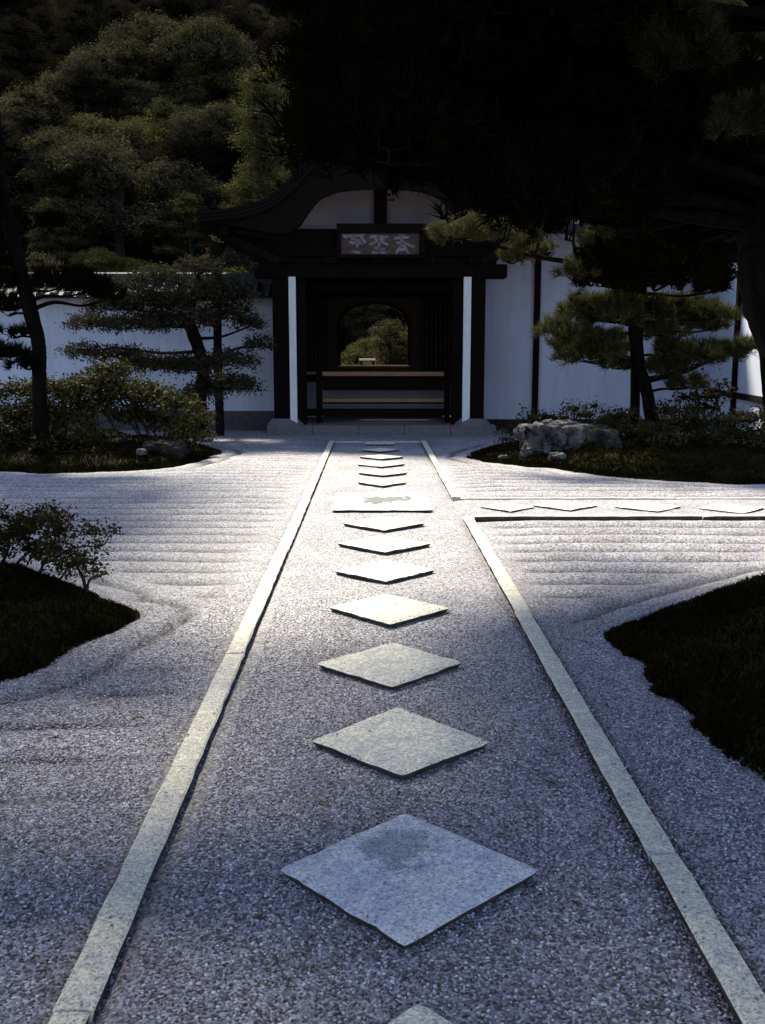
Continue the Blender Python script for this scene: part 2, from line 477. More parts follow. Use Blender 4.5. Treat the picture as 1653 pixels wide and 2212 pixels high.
# ------------------------------------------------------------------ kerbs and stepping stones
def kerb_run(name, label, a, b, joints, wid=.096, ht=.030, edge_shade=True):
    a, b = Vector((*a, 0)), Vector((*b, 0)); L = (b - a).length; d = (b - a) / L; n = Vector((-d.y, d.x, 0))
    root = thing(name, label, 'kerb', a)
    js = [0] + joints + [L]
    for j0, j1 in zip(js[:-1], js[1:]):
        m = max(3, int((j1 - j0) / .12)); prof = []
        hh = ht + random.uniform(-.004, .004); w0 = wid / 2 + random.uniform(-.003, .003); off = random.uniform(-.004, .004)
        vs = []; fs = []
        sec = [(-.6, -.10), (-1, -.004 + 0), (-.86, 0.0), (0, .002), (.86, 0.0), (1, -.004), (.6, -.10)]
        for i in range(m + 1):
            s = j0 + .004 + (j1 - j0 - .008) * i / m
            c = a + d * s
            endk = min(i, m - i)
            for q, (u, zz) in enumerate(sec):
                jit = 0 if q in (0, 6) else 1
                pu = u * w0 + off + jit * random.uniform(-.0028, .0028)
                z = hh + zz * (1.6 if q in (1, 5) else 1) + jit * random.uniform(-.0016, .0016) - (.005 if endk == 0 and zz > -.05 else 0)
                vs.append(c + n * pu + Vector((0, 0, z)))
        K = len(sec)
        for i in range(m):
            for q in range(K - 1): fs.append((i * K + q, i * K + q + 1, (i + 1) * K + q + 1, (i + 1) * K + q))
        fs.append(tuple(range(K))); fs.append(tuple(m * K + q for q in range(K - 1, -1, -1)))
        mb = MB().add(vs, fs); ko = mb.build('kerb_stone', KERB, root); ko.data.materials.append(EDGE_SHADE)
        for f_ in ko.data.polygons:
            if edge_shade and f_.index < m * (K - 1) and f_.index % (K - 1) in (0, K - 2): f_.material_index = 1
    return root


kerb_run('stone_kerb', 'long pale granite kerb down the left side of the stepping stone path', (KL, -1.0), (KL, PEND), [3.2, 6.1, 8.95, 11.8, 14.6, 17.0])
kerb_run('stone_kerb', 'pale granite kerb on the right of the path, from the foreground up to the branching side path', (KR, -1.0), (KR, SY0 + .05), [1.2, 3.95, 6.97])
kerb_run('stone_kerb', 'granite kerb on the right of the path between the side path and the gate', (KR, SY1 - .05), (KR, PEND), [2.6, 5.0])
kerb_run('stone_kerb', 'short stone kerb closing the path crosswise in front of the gate', (KL + .05, PEND - .05), (KR - .05, PEND - .05), [.8], .09, .018, False)
kerb_run('stone_kerb', 'near granite kerb of the side path, with a dark edge towards the viewer', (KR + .05, SY0), (8.9, SY0), [2.2, 4.6, 6.6], .10, .055)
kerb_run('stone_kerb', 'thin far kerb of the side path running right below the raked gravel', (KR + .05, SY1), (8.9, SY1), [2.4, 5.0, 7.0], .07, .011, False)


def slab(name, label, c, hx, hy, rot, mat, seed, hollow=None, group='stepping stones', top=.034, loosen=1.0):
    """square slab with worn edges; hollow = (x, y, r, depth) in slab axes"""
    rnd = random.Random(seed); n = 18
    def p4(t): return max(-1, min(1, t))
    root_loc = Vector((c[0], c[1], 0))
    ca, sa = math.cos(rot), math.sin(rot)
    vs = []; fs = []
    cn = [(rnd.uniform(-.02, .02) * loosen, rnd.uniform(-.02, .02) * loosen) for _ in range(4)]
    for j in range(n + 1):
        for i in range(n + 1):
            u, v = -1 + 2 * i / n, -1 + 2 * j / n
            wx = [(1 - u) * (1 - v) / 4, (1 + u) * (1 - v) / 4, (1 + u) * (1 + v) / 4, (1 - u) * (1 + v) / 4]
            x = u * hx + sum(w * q[0] for w, q in zip(wx, cn)); y = v * hy + sum(w * q[1] for w, q in zip(wx, cn))
            ed = max(abs(u), abs(v))
            z = top + mnoise.noise(Vector((x * 7 + seed * 3.1, y * 7, seed))) * .0035 + mnoise.noise(Vector((x * 25, y * 25 + seed, 4.2))) * .0016
            if ed > .999:
                ch = max(0, mnoise.noise(Vector((x * 23 + seed * 2, y * 23, 6.1))) - .38) * .06; x *= 1 - ch; y *= 1 - ch
                x += mnoise.noise(Vector((x * 11 + seed, y * 11, 1.7))) * .005; y += mnoise.noise(Vector((x * 11, y * 11 + seed, 8.7))) * .005
                z -= .005 + abs(mnoise.noise(Vector((x * 14, y * 14, seed)))) * .006
                if abs(u) > .999 and abs(v) > .999: x *= .985; y *= .985; z -= .001
            z -= .004 * max(0, 1 - (u * u + v * v))
            if hollow:
                dd = math.hypot(x - hollow[0], (y - hollow[1])) / hollow[2]
                if dd < 1: z -= hollow[3] * (1 - dd * dd)
            vs.append((x, y, z))
    idx = lambda i, j: j * (n + 1) + i
    for j in range(n):
        for i in range(n): fs.append((idx(i, j), idx(i + 1, j), idx(i + 1, j + 1), idx(i, j + 1)))
    rim = [idx(i, 0) for i in range(n)] + [idx(n, j) for j in range(n)] + [idx(n - i, n) for i in range(n)] + [idx(0, n - j) for j in range(n)]
    b0 = len(vs)
    for k in rim: x, y, z = vs[k]; vs.append((x * .88, y * .88, -.03))
    m = len(rim)
    for k in range(m): fs.append((rim[k], b0 + k, b0 + (k + 1) % m, rim[(k + 1) % m]))
    vs2 = [Vector((x * ca - y * sa, x * sa + y * ca, z)) for x, y, z in vs]
    me = bpy.data.meshes.new(name); me.from_pydata([tuple(p) for p in vs2], [], fs); me.update()
    bm = bmesh.new(); bm.from_mesh(me); bmesh.ops.recalc_face_normals(bm, faces=bm.faces); bm.to_mesh(me); bm.free()
    me.materials.append(mat); me.materials.append(EDGE_SHADE)
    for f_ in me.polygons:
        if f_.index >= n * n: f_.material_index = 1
    o = link(name, me, mat, smooth=False); o.location = root_loc
    tag(o, label, 'stepping stone', group); return o


GRANS = m_granite('stained_granite', (.66, .63, .64), (-.02, .14, .14, .12, (.60, .63, .63)))
GRANC = m_granite('crossing_granite', (.66, .63, .58), (.03, .10, .32, .36, (.20, .21, .22)))
main = [  # left corner x, right corner x, y of the corners, label
    (605, 1158, 1880, 'largest diamond stepping stone, with a dark round hollow near its far corner'),
    (667, 1060, 1598, 'second diamond stone from the front, rounded corners and a pale left side'),
    (690, 1003, 1431, 'third diamond stone from the front, roughened buff top beside the left kerb joint'),
    (708, 970, 1312, 'fourth diamond stone from the front, smooth cream top'),
    (725, 943, 1231, 'fifth diamond stone from the front, cream with thick dark edges'),
    (730, 932, 1173, 'diamond stone two before the square slab, with a small mark on top'),
    (742, 915, 1129, 'diamond stone directly in front of the square crossing slab'),
    (767, 896, 1066, 'diamond stone directly behind the square crossing slab'),
    (768, 883, 1041, 'second diamond stone behind the square crossing slab'),
    (771, 880, 1020, 'third diamond stone behind the square crossing slab'),
    (773, 874, 1002, 'fourth diamond stone behind the square crossing slab'),
    (778, 871, 986, 'fifth diamond stone behind the square crossing slab'),
    (781, 865, 971, 'next to last diamond stone before the gate'),
]
SLABS = []
for i, (x0, x1, y, lab) in enumerate(main):
    a, b = gnd(x0, y, .03), gnd(x1, y, .03); c = (a + b) / 2; hd = (b.x - a.x) / 2; SLABS.append((c.x, c.y, hd / 1.414))
    slab('stepping_stone', lab, (c.x, c.y), hd / 1.414, hd / 1.414, R(45), GRANS if i == 0 else GRAN, i + 1,
         (-.02 + .12, .12, .09, .012) if i == 0 else None)
c = gnd(908, 2185); slab('stepping_stone', 'stepping stone cut off by the bottom of the picture, only its far corner in view', (c.x, c.y - .42), .29, .29, R(45), GRAN, 41)
c = gnd(821, 961); slab('stepping_stone', 'small oblong white stone at the far end of the path before the gate', (c.x, c.y), .27, .17, 0, GRAN, 42)
a, b = gnd(716, 1108, .03), gnd(938, 1108, .03); cy = 10.58
slab('stepping_stone', 'large square slab with a dark worn patch where the side path branches off', ((a.x + b.x) / 2, cy), (b.x - a.x) / 2, .64, 0, GRANC, 43, loosen=.4)
for i, (x, y, w, lab) in enumerate([(1098, 1098, 120, 'first diamond stone of the side path, beside the main path'), (1220, 1094, 142, 'second diamond stone of the side path, below the big rock'),
                                 (1398, 1097, 140, 'third diamond stone along the side path, under the two trunks'), (1580, 1100, 140, 'fourth diamond stone of the side path, at the right edge')]):
    c = gnd(x, y); hd = w / 2150 * 10.5 / 2
    slab('stepping_stone', lab, (c.x, c.y), hd / 1.414, hd / 1.414, R(45 + random.uniform(-3, 3)), GRAN, 60 + i, None, 'side path stepping stones', .022)

# loose pebbles lying on the sheets (nobody could count them)
def pebble_field():
    xs, ys = np.arange(-3.4, 3.4, .08), np.arange(1.3, 9.0, .06)
    def zf(X, Y):
        return np.where((X > KL) & (X < KR), pz(X, Y), court_z(X, Y)) + .0005
    me = grid_mesh('gravel_stones', xs, ys, zf)
    o = link('gravel_stones', me, PEB)
    tag(o, 'loose grey and violet gravel covering path and court', 'gravel', kind='stuff')
    ng = bpy.data.node_groups.new('scatter_gravel', 'GeometryNodeTree')
    ng.interface.new_socket('Geometry', in_out='INPUT', socket_type='NodeSocketGeometry')
    ng.interface.new_socket('Geometry', in_out='OUTPUT', socket_type='NodeSocketGeometry')
    nn, ll = ng.nodes, ng.links
    gi, go = nn.new('NodeGroupInput'), nn.new('NodeGroupOutput')
    dp = nn.new('GeometryNodeDistributePointsOnFaces'); dp.distribute_method = 'RANDOM'
    pos = nn.new('GeometryNodeInputPosition'); sx = nn.new('ShaderNodeSeparateXYZ'); ll.new(pos.outputs[0], sx.inputs[0])
    mr = nn.new('ShaderNodeMapRange'); mr.inputs['From Min'].default_value = 3.4; mr.inputs['From Max'].default_value = 6.6
    mr.inputs['To Min'].default_value = 10000; mr.inputs['To Max'].default_value = 150
    ll.new(sx.outputs['Y'], mr.inputs['Value']); ll.new(mr.outputs[0], dp.inputs['Density'])
    ico = nn.new('GeometryNodeMeshIcoSphere'); ico.inputs['Radius'].default_value = .0054; ico.inputs['Subdivisions'].default_value = 2
    sm = nn.new('GeometryNodeSetMaterial'); sm.inputs['Material'].default_value = PEB; ll.new(ico.outputs[0], sm.inputs[0])
    ip = nn.new('GeometryNodeInstanceOnPoints'); ll.new(gi.outputs[0], dp.inputs[0]); ll.new(dp.outputs[0], ip.inputs[0]); ll.new(sm.outputs[0], ip.inputs['Instance'])
    rv = nn.new('FunctionNodeRandomValue'); rv.data_type = 'FLOAT_VECTOR'; rv.inputs[0].default_value = (.5, .45, .35); rv.inputs[1].default_value = (1.3, 1.1, .8)
    rr = nn.new('FunctionNodeRandomValue'); rr.data_type = 'FLOAT_VECTOR'; rr.inputs[0].default_value = (-.4, -.4, 0); rr.inputs[1].default_value = (.4, .4, 6.28)
    ll.new(rv.outputs[0], ip.inputs['Scale']); ll.new(rr.outputs[0], ip.inputs['Rotation']); ll.new(ip.outputs[0], go.inputs[0])
    md = o.modifiers.new('scatter', 'NODES'); md.node_group = ng


pebble_field()


# ------------------------------------------------------------------ foliage makers (numpy)
def unit(A): return A / (np.linalg.norm(A, axis=1, keepdims=True) + 1e-9)


def needle_arrays(P, D, length, width, per, spread=.9):
    n = len(P); P = np.repeat(P, per, 0); D = np.repeat(D, per, 0)
    d = unit(D + RNG.normal(0, spread * .6, (n * per, 3)))
    L = length * RNG.uniform(.65, 1.15, (n * per, 1))
    s = unit(np.cross(d, RNG.normal(0, 1, (n * per, 3)))) * width * .5
    base = P + RNG.normal(0, length * .10, (n * per, 3))
    V = np.stack([base - s, base + s, base + d * L], 1).reshape(-1, 3)
    return V, np.arange(n * per * 3).reshape(-1, 3)


def leaf_arrays(P, Nn, size, upb=.4, rnd=.55):
    n = len(P)
    nn = unit(Nn * upb + RNG.normal(0, rnd, (n, 3)) + np.array([0, 0, .25]))
    u = unit(np.cross(nn, RNG.normal(0, 1, (n, 3)))); v = np.cross(nn, u)
    s = size * RNG.uniform(.6, 1.25, (n, 1))
    V = np.stack([P - u * s * .55, P + v * s * .28 + nn * s * .05, P + u * s * .55, P - v * s * .28 + nn * s * .05], 1).reshape(-1, 3)
    return V, np.arange(n * 4).reshape(-1, 4)


def shell_points(c, r, n, lo=-.35, thick=.25):
    """points on an ellipsoid shell, mostly on the upper side"""
    d = unit(RNG.normal(0, 1, (n * 2, 3))); d = d[d[:, 2] > lo][:n]
    k = 1 - np.abs(RNG.normal(0, thick, (len(d), 1)))
    lump = 1 + .16 * np.sin(d[:, :1] * 5 + c[0] * 3) * np.cos(d[:, 1:2] * 6 + c[1] * 5)
    return np.array(c) + d * np.array(r) * k * lump, unit(d / np.array(r))


def clustered(P, Nn, per, sig):
    Q = np.repeat(P, per, 0); M = np.repeat(Nn, per, 0)
    return Q + RNG.normal(0, sig, Q.shape), M


def pads_needles(pads, dens, length, width, per, off, lo=-.3):
    Vs, Fs, b = [], [], 0
    for (c, rx, ry, rz) in pads:
        n = max(8, int(dens * rx * ry * 3.2))
        # a pad is a flat bunch of sprays: some clusters on it, tufts round each cluster
        k = max(4, n // 9)
        A, Nn = shell_points((0, 0, 0), (rx, ry, rz), k, lo, .28)
        A = A + np.array(c)
        P, M = clustered(A, Nn, 9, min(rx, .5) * .13)
        D = unit(M * .6 + np.array([0, 0, .8]) + RNG.normal(0, .25, M.shape))
        V, Fq = needle_arrays(P, D, length, width, per)
        Vs.append(V); Fs.append(Fq + b); b += len(V)
    V = np.concatenate(Vs) - np.array(off); return V, np.concatenate(Fs)


def pads_leaves(pads, dens, size, off, per=10, sig=.06, lo=-.3, upb=.5, rnd=.5):
    Vs, Fs, b = [], [], 0
    for (c, rx, ry, rz) in pads:
        area = 2.2 * (rx * ry + rx * rz + ry * rz)
        k = max(4, int(dens * area / per))
        A, Nn = shell_points(tuple(c), (rx, ry, rz), k, lo, .2)
        P, M = clustered(A, Nn, per, sig)
        V, Fq = leaf_arrays(P, M, size, upb, rnd)
        Vs.append(V); Fs.append(Fq + b); b += len(V)
    return np.concatenate(Vs) - np.array(off), np.concatenate(Fs)


def limb(mb, a, b, r0, r1, sag=0.0, wig=.06, n=7, seg=6):
    a, b = Vector(a), Vector(b); L = (b - a).length; pts = []
    o1 = Vector((random.uniform(-1, 1), random.uniform(-1, 1), random.uniform(-1, 1))) * wig * L
    o2 = Vector((random.uniform(-1, 1), random.uniform(-1, 1), random.uniform(-1, 1))) * wig * L
    ctrl = [a, a.lerp(b, .33) + o1 + Vector((0, 0, sag)), a.lerp(b, .68) + o2 + Vector((0, 0, sag * .6)), b]
    pts = crom(ctrl, n // 2 + 1); mb.tube(pts, list(np.linspace(r0, r1, len(pts))), seg); return pts


def moss_island(key, hgt, pw=2.6, seed=1, tufts=9000, tl=.035, nm='moss_mound'):
    P = ISL[key]; c = P.mean(0); n = len(P); rings = 22; vs = []; fs = []
    X = []; 
    for j in range(rings + 1):
        t = j / rings
        q = c + (P - c) * t
        z = hgt * (1 - t ** pw) ** .8 if t < 1 else np.zeros(n)
        z = z + vnoise(q[:, 0], q[:, 1], 1.3, seed) * hgt * .8 * (1 - t ** 3) + vnoise(q[:, 0], q[:, 1], 5, seed + 1) * .085 * (1 - t ** 6)
        if t == 1: z = z - .03
        X.append(np.column_stack([q, np.full(n, z) if np.isscalar(z) else z]))
    V = np.concatenate(X)
    Fq = []
    for j in range(rings):
        for i in range(n): Fq.append((j * n + i, j * n + (i + 1) % n, (j + 1) * n + (i + 1) % n, (j + 1) * n + i))
    me = npmesh(nm, V, Fq); me.validate()
    tag(link(nm, me, MOSSM, smooth=True), kind='structure')
    # short moss growing over the mound
    rr = np.sqrt(RNG.random(tufts)) ; rr = np.where(RNG.random(tufts) < .3, RNG.uniform(.93, 1.025, tufts), rr)
    ii = RNG.integers(0, n, tufts); f = RNG.random((tufts, 1))
    edge = P[ii] * (1 - f) + P[(ii + 1) % n] * f
    q = c + (edge - c) * rr[:, None]
    t = np.clip(rr, 0, 1)
    z = hgt * np.clip(1 - t ** pw, 0, 1) ** .8 + vnoise(q[:, 0], q[:, 1], 1.3, seed) * hgt * .8 * (1 - t ** 3) + vnoise(q[:, 0], q[:, 1], 5, seed + 1) * .085 * (1 - t ** 6)
    Pp = np.column_stack([q, z - .004])
    V, Fq = needle_arrays(Pp, np.tile([0, 0, 1.0], (tufts, 1)), tl, tl * .32, 3, .9)
    lab = {'near_right': 'dark moss fringing the mound at the right edge', 'near_left': 'dark brown moss on the near left mound',
           'far_left': 'olive moss under the bushes of the far left island', 'far_right': 'olive moss along the front of the far right island'}[key]
    tag(link('moss', npmesh('moss', V, Fq), MOSST), lab, 'moss', kind='stuff')
    def zz(x, y):
        X_, Y_ = np.array([x]), np.array([y]); d = np.array([x, y]) - c
        ang = np.arctan2(P[:, 1] - c[1], P[:, 0] - c[0]); k = np.argmin(np.abs(np.angle(np.exp(1j * (ang - math.atan2(d[1], d[0]))))))
        t = min(1, np.linalg.norm(d) / np.linalg.norm(P[k] - c))
        return float(hgt * (1 - t ** pw) ** .8)
    return zz


Z_NR = moss_island('near_right', .26, 2.4, 3, 22000, .035)
Z_NL = moss_island('near_left', .25, 2.0, 5, 16000, .035)
Z_FL = moss_island('far_left', .30, 2.2, 7, 16000, .05)
Z_FR = moss_island('far_right', .24, 2.4, 9, 18000, .05)

# ------------------------------------------------------------------ gate
GY = 20.0
gx = .14
gate = thing('temple_gate', 'dark timber temple gate with a curved bark roof at the end of the path', 'gate', (gx, GY, 0))
MB().box(-2.05, 2.42, 19.62, 24.2, -.05, .17).build('platform', STEP, gate, bevel=.015)
for k in range(5):      # front edge stones of the platform
    x0 = -2.07 + k * .902
    MB().box(x0 + .004, x0 + .897, 19.58, 19.95, -.05, .185).build('edge_stone', STEP, gate, bevel=.012)
for x, yy in ((-1.72, 20.0), (1.99, 20.0), (-1.72, 23.6), (1.99, 23.6)):
    w = .225
    p = MB().box(x - w, x + w, yy - .2, yy + .2, .30, 3.3).build('pillar', DARKW, gate, bevel=.02)
    pts = [(x, yy - .02, .08), (x, yy - .02, .17), (x, yy - .02, .22), (x, yy - .02, .27), (x, yy - .02, .31)]
    MB().tube(pts, [.38, .385, .36, .31, .27], 20).build('base_stone', STEP, p, True)
for xa, xb in ((at(643, 760, 20.0).x, at(662, 760, 20.0).x), (at(976, 760, 20.0).x, at(998, 760, 20.0).x)):
    MB().box(xa, xb, 19.86, 20.1, .187, 3.3).build('jamb', DARKW, gate, bevel=.008)
xl0, xl1 = at(626, 760, 19.78).x, at(641, 760, 19.78).x
xr0, xr1 = at(1000, 760, 19.78).x, at(1016, 760, 19.78).x
for x0, x1 in ((xl0, xl1), (xr0, xr1)):
    MB().box(x0, x1, 19.72, 19.79, .187, at(830, 598, 19.75).z).build('white_board', WHITE, gate, bevel=.004)
# beams over the opening
z1 = at(830, 601, 19.9).z; z2 = at(830, 572, 19.9).z; z3 = at(830, 497, 19.9).z
MB().box(-2.28, 2.62, 19.72, 20.22, z1, z2).build('lintel', DARKW, gate, bevel=.02)
MB().box(-2.15, 2.42, 19.80, 20.2, z2 + .004, z2 + .14).build('tie_beam', DARKW, gate, bevel=.01)
MB().box(-2.62, 2.92, 19.72, 20.2, z2 + .144, z3).build('head_beam', DARKW, gate, bevel=.02)
for x in (-1.72, -.8, .14, 1.08, 1.99):   # bracket blocks standing proud of the tie beam
    MB().box(x - .13, x + .13, 19.66, 19.80, z2 + .01, z2 + .139).build('bracket', DARKW, gate, bevel=.01)
for yy in (21.9, 23.6):
    MB().box(-2.2, 2.5, yy - .18, yy + .18, z1, z2 + .1).build('cross_beam', DARKW, gate, bevel=.01)

# roof with its wave-like gable
half_out = [(425, 455), (470, 452), (520, 446), (560, 434), (595, 413), (628, 382), (665, 343), (715, 308), (770, 290), (822, 286)]
half_in = [(432, 474), (480, 482), (540, 494), (590, 503), (628, 500), (655, 475), (688, 434), (718, 418), (750, 411), (822, 407)]
def world_half(pts, Y):
    return [(at(x, y, Y).x, at(x, y, Y).z) for x, y in pts]
def mirror(pl, smooth_n=4):
    P = [Vector((x, 0, z)) for x, z in pl]; Q = crom(P, smooth_n); L = [(p.x, p.z) for p in Q]
    xc = L[-1][0]; return L + [(2 * xc - x, z) for x, z in L[-2::-1]]
out = mirror(world_half(half_out, 18.9)); inn = mirror(world_half(half_in, 18.95))
def off_profile(P, d):
    res = []
    for i, (x, z) in enumerate(P):
        x0, zz0 = P[max(0, i - 1)]; x1, zz1 = P[min(len(P) - 1, i + 1)]
        tx, tz = x1 - x0, zz1 - zz0; l = math.hypot(tx, tz) or 1
        res.append((x + tz / l * d, z - tx / l * d))
    return res
lower = off_profile(out, .20)
def sheet(up, lo, y0, y1, name, mat, parent):
    mb = MB(); n = len(up)
    for i in range(n - 1):
        q = [up[i], up[i + 1], lo[i + 1], lo[i]]
        mb.add([(x, y0, z) for x, z in q] + [(x, y1, z) for x, z in q], [(0, 1, 2, 3), (7, 6, 5, 4), (0, 4, 5, 1), (1, 5, 6, 2), (2, 6, 7, 3), (3, 7, 4, 0)])
    o = mb.build(name, mat, parent); return o
roof = sheet(out, lower, 18.9, 24.6, 'roof', BARKROOF, gate)
for k in range(3):      # stepped layers of thatch at the gable edge
    a_ = off_profile(out, .02 + k * .06); b_ = off_profile(out, .065 + k * .06)
    sheet(a_, b_, 18.86 + k * .012, 18.9, 'thatch_layer', BARKROOF, roof)
up_b = off_profile(out, .205)
sheet(up_b, [(x, min(z, ub[1] - .03)) for (x, z), ub in zip(inn, up_b)], 18.98, 19.08, 'bargeboard', DARKW, gate)
ridge_z = max(z for x, z in out); xc = out[len(out) // 2][0]
MB().box(xc - .16, xc + .16, 18.95, 24.5, ridge_z - .02, ridge_z + .2).build('ridge', TILE, roof, bevel=.02)
# plaster gable under the arch
arch = mirror(world_half([(600, 500), (640, 495), (662, 470), (692, 426), (722, 408), (752, 400), (822, 396)], 19.9))
zb = z3 + .002
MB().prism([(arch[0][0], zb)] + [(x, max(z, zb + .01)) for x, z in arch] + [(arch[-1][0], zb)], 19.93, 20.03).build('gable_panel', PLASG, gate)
pL, pR, pT = at(808, 415, 19.8), at(836, 415, 19.8), at(822, 404, 19.8)
MB().box(pL.x, pR.x, 19.80, 19.93, z3 + .002, pT.z).build('gable_strut', DARKW, gate, bevel=.01)
# eave structure: purlins and rafters
for sx in (-1, 1):
    for dx, dz, w in ((2.35, .02, .2), (2.9, -.0, .16)):
        x = xc + sx * dx
        i = min(range(len(lower)), key=lambda q: abs(lower[q][0] - x)); z = lower[i][1] - .12
        MB().box(x - w / 2, x + w / 2, 19.1, 24.4, z - .13, z + .08).build('purlin', DARKW, gate)
    for k in range(11):
        yy = 19.3 + k * .48
        xa = xc + sx * 3.28; xb = xc + sx * 1.75
        za = lower[1][1] - .02
        MB().beam((xa, yy, za - .03), (xb, yy, za - .24), .07, .09).build('rafter', DARKW, gate)
        if k % 3 == 0:
            MB().beam((xc + sx * 2.95, yy, za - .17), (xc + sx * 1.9, yy, 3.3), .11, .14).build('eave_bracket', DARKW, gate)
    MB().box(*sorted((xc + sx * 1.76, xc + sx * 2.3)), 19.75, 23.9, 3.62, 3.95).build('side_beam', DARKW, gate)
    MB().box(*sorted((xc + sx * 1.80, xc + sx * 1.86)), 20.25, 23.5, .187, 3.6).build('side_wall', DARKW, gate)
    MB().box(*sorted((xc + sx * 1.75, xc + sx * 2.05)), 20.22, 23.9, 3.2, 3.6).build('wall_plate', DARKW, gate)
ceil_z = 3.45
MB().box(-1.7, 1.98, 20.24, 24.0, ceil_z, ceil_z + .05).build('ceiling', DARKW, gate)
# back partition with arched window
PY = 22.6
aw0, aw1 = at(736, 780, PY).x, at(881, 780, PY).x
awb, awt, aws = at(800, 789, PY).z, at(808, 657, PY).z, at(800, 710, PY).z
bx0, bx1, bz0, bz1 = -1.7, 1.98, .187, at(830, 642, PY).z
ac = (aw0 + aw1) / 2; ah = (aw1 - aw0) / 2
archp = [(aw0, awb)] + [(ac - ah * math.cos(math.pi * k / 16) * (1.0), aws + (awt - aws) * math.sin(math.pi * k / 16) ** .8) for k in range(17)] + [(aw1, awb)]
px0, px1 = at(668, 780, PY).x, at(948, 780, PY).x
def arch_surround():
    mb = MB(); lx, rx = aw0 - .28, aw1 + .28; n = len(archp)
    for i in range(n - 1):
        (xa, za), (xb, zb_) = archp[i], archp[i + 1]
        if i == 0: q = [(lx, za), (lx, zb_), (xb, zb_), (xa, za)]
        elif i == n - 2: q = [(xa, za), (rx, za), (rx, zb_), (xb, zb_)]
        else: q = None
        if q is not None: mb.prism(q, PY, PY + .06)
        else: mb.prism([(xa, za), (xa, bz1), (xb, bz1), (xb, zb_)], PY, PY + .06)
    mb.prism([(lx, aws), (lx, bz1), (aw0, bz1), (aw0, aws)], PY + .001, PY + .061); mb.prism([(aw1, aws), (aw1, bz1), (rx, bz1), (rx, aws)], PY + .001, PY + .061)
    mb.prism([(lx, awb - .14), (lx, awb), (rx, awb), (rx, awb - .14)], PY, PY + .06)
    return mb
aw = arch_surround().build('arched_window', LATW, gate)
fr = MB()
for i in range(len(archp) - 1):
    (xa, za), (xb, zb_) = archp[i], archp[i + 1]
    f = lambda x, z: (ac + (x - ac) * 1.09, awb + (z - awb) * 1.05)
    fr.prism([(xa, za), f(xa, za), f(xb, zb_), (xb, zb_)], PY - .05, PY + .10)
fr.build('window_frame', DARKW, aw)
MB().box(aw0 - .05, aw1 + .05, PY - .08, PY + .22, awb - .04, awb).build('window_sill', RAILW, aw)
MB().box(bx0, bx1, PY - .07, PY + .13, bz1, bz1 + .14).build('transom_beam', DARKW, gate)
for xa, xb in ((bx0, .04), (.24, bx1)):
    MB().box(xa, xb, PY + .01, PY + .06, bz1 + .14, ceil_z).build('transom_panel', LATW, gate)
MB().box(.04, .24, PY - .06, PY + .12, bz1 + .14, ceil_z).build('transom_post', DARKW, gate)
slat_me = None
for xa, xb in ((bx0, aw0 - .285), (aw1 + .285, bx1)):
    MB().box(xa, xb, PY + .05, PY + .09, awb - .14, bz1).build('lattice_backing', DARKW, gate)
    for zz in (awb - .14, (awb + bz1) / 2 - .05, bz1 - .05):
        MB().box(xa, xb, PY - .03, PY + .02, zz, zz + .05).build('lattice_rail', DARKW, gate)
    n = 9
    for k in range(n):
        x = xa + (xb - xa) * (k + .5) / n
        if slat_me is None:
            so = MB().box(-.017, .017, -.02, .03, 0, bz1 - awb + .14).build('lattice_slat', LATW); slat_me = so.data
        else:
            so = link('lattice_slat', slat_me, None)
        so.parent = gate; so.location = Vector((x, PY, awb - .14)) - OFF[gate.name]
MB().box(bx0, bx1, PY + .02, PY + .08, .187, awb - .145).build('dado_panel', m_plaster('dado_plaster', (.36, .33, .36)), gate)
for z in (.19, awb - .36):
    MB().box(bx0, bx1, PY - .04, PY + .02, z, z + .16).build('dado_rail', DARKW, gate)

# name plaque hanging above the lintel
pb0, pb1 = at(728, 553, 19.45), at(921, 484, 19.45)
plq = thing('name_plaque', 'dark framed wooden name board with worn pale characters over the gate', 'sign', ((pb0.x + pb1.x) / 2, 19.45, pb0.z))
tl = .18
def plq_y(z): return 19.52 - (z - pb0.z) * tl
def plq_box(x0, x1, z0, z1, front, back):
    ya, yb = plq_y(z0), plq_y(z1)
    vs = [(x0, ya - front, z0), (x1, ya - front, z0), (x1, ya + back, z0), (x0, ya + back, z0), (x0, yb - front, z1), (x1, yb - front, z1), (x1, yb + back, z1), (x0, yb + back, z1)]
    return vs, [(0, 3, 2, 1), (4, 5, 6, 7), (0, 1, 5, 4), (1, 2, 6, 5), (2, 3, 7, 6), (3, 0, 4, 7)]
MB().add(*plq_box(pb0.x + .06, pb1.x - .06, pb0.z + .03, pb1.z - .1, .0, .05)).build('board', BOARD, plq)
fr = MB()
for q in ((pb0.x, pb1.x, pb1.z - .17, pb1.z), (pb0.x + .02, pb1.x - .02, pb0.z - .03, pb0.z + .03), (pb0.x + .01, pb0.x + .08, pb0.z + .034, pb1.z - .174), (pb1.x - .13, pb1.x - .01, pb0.z + .034, pb1.z - .174)):
    fr.add(*plq_box(*q, .05, .06))
fr.build('frame', DARKW, plq)
gw = pb1.x - pb0.x - .30; gh = pb1.z - pb0.z - .24; ox, oz = pb0.x + .10, pb0.z + .05
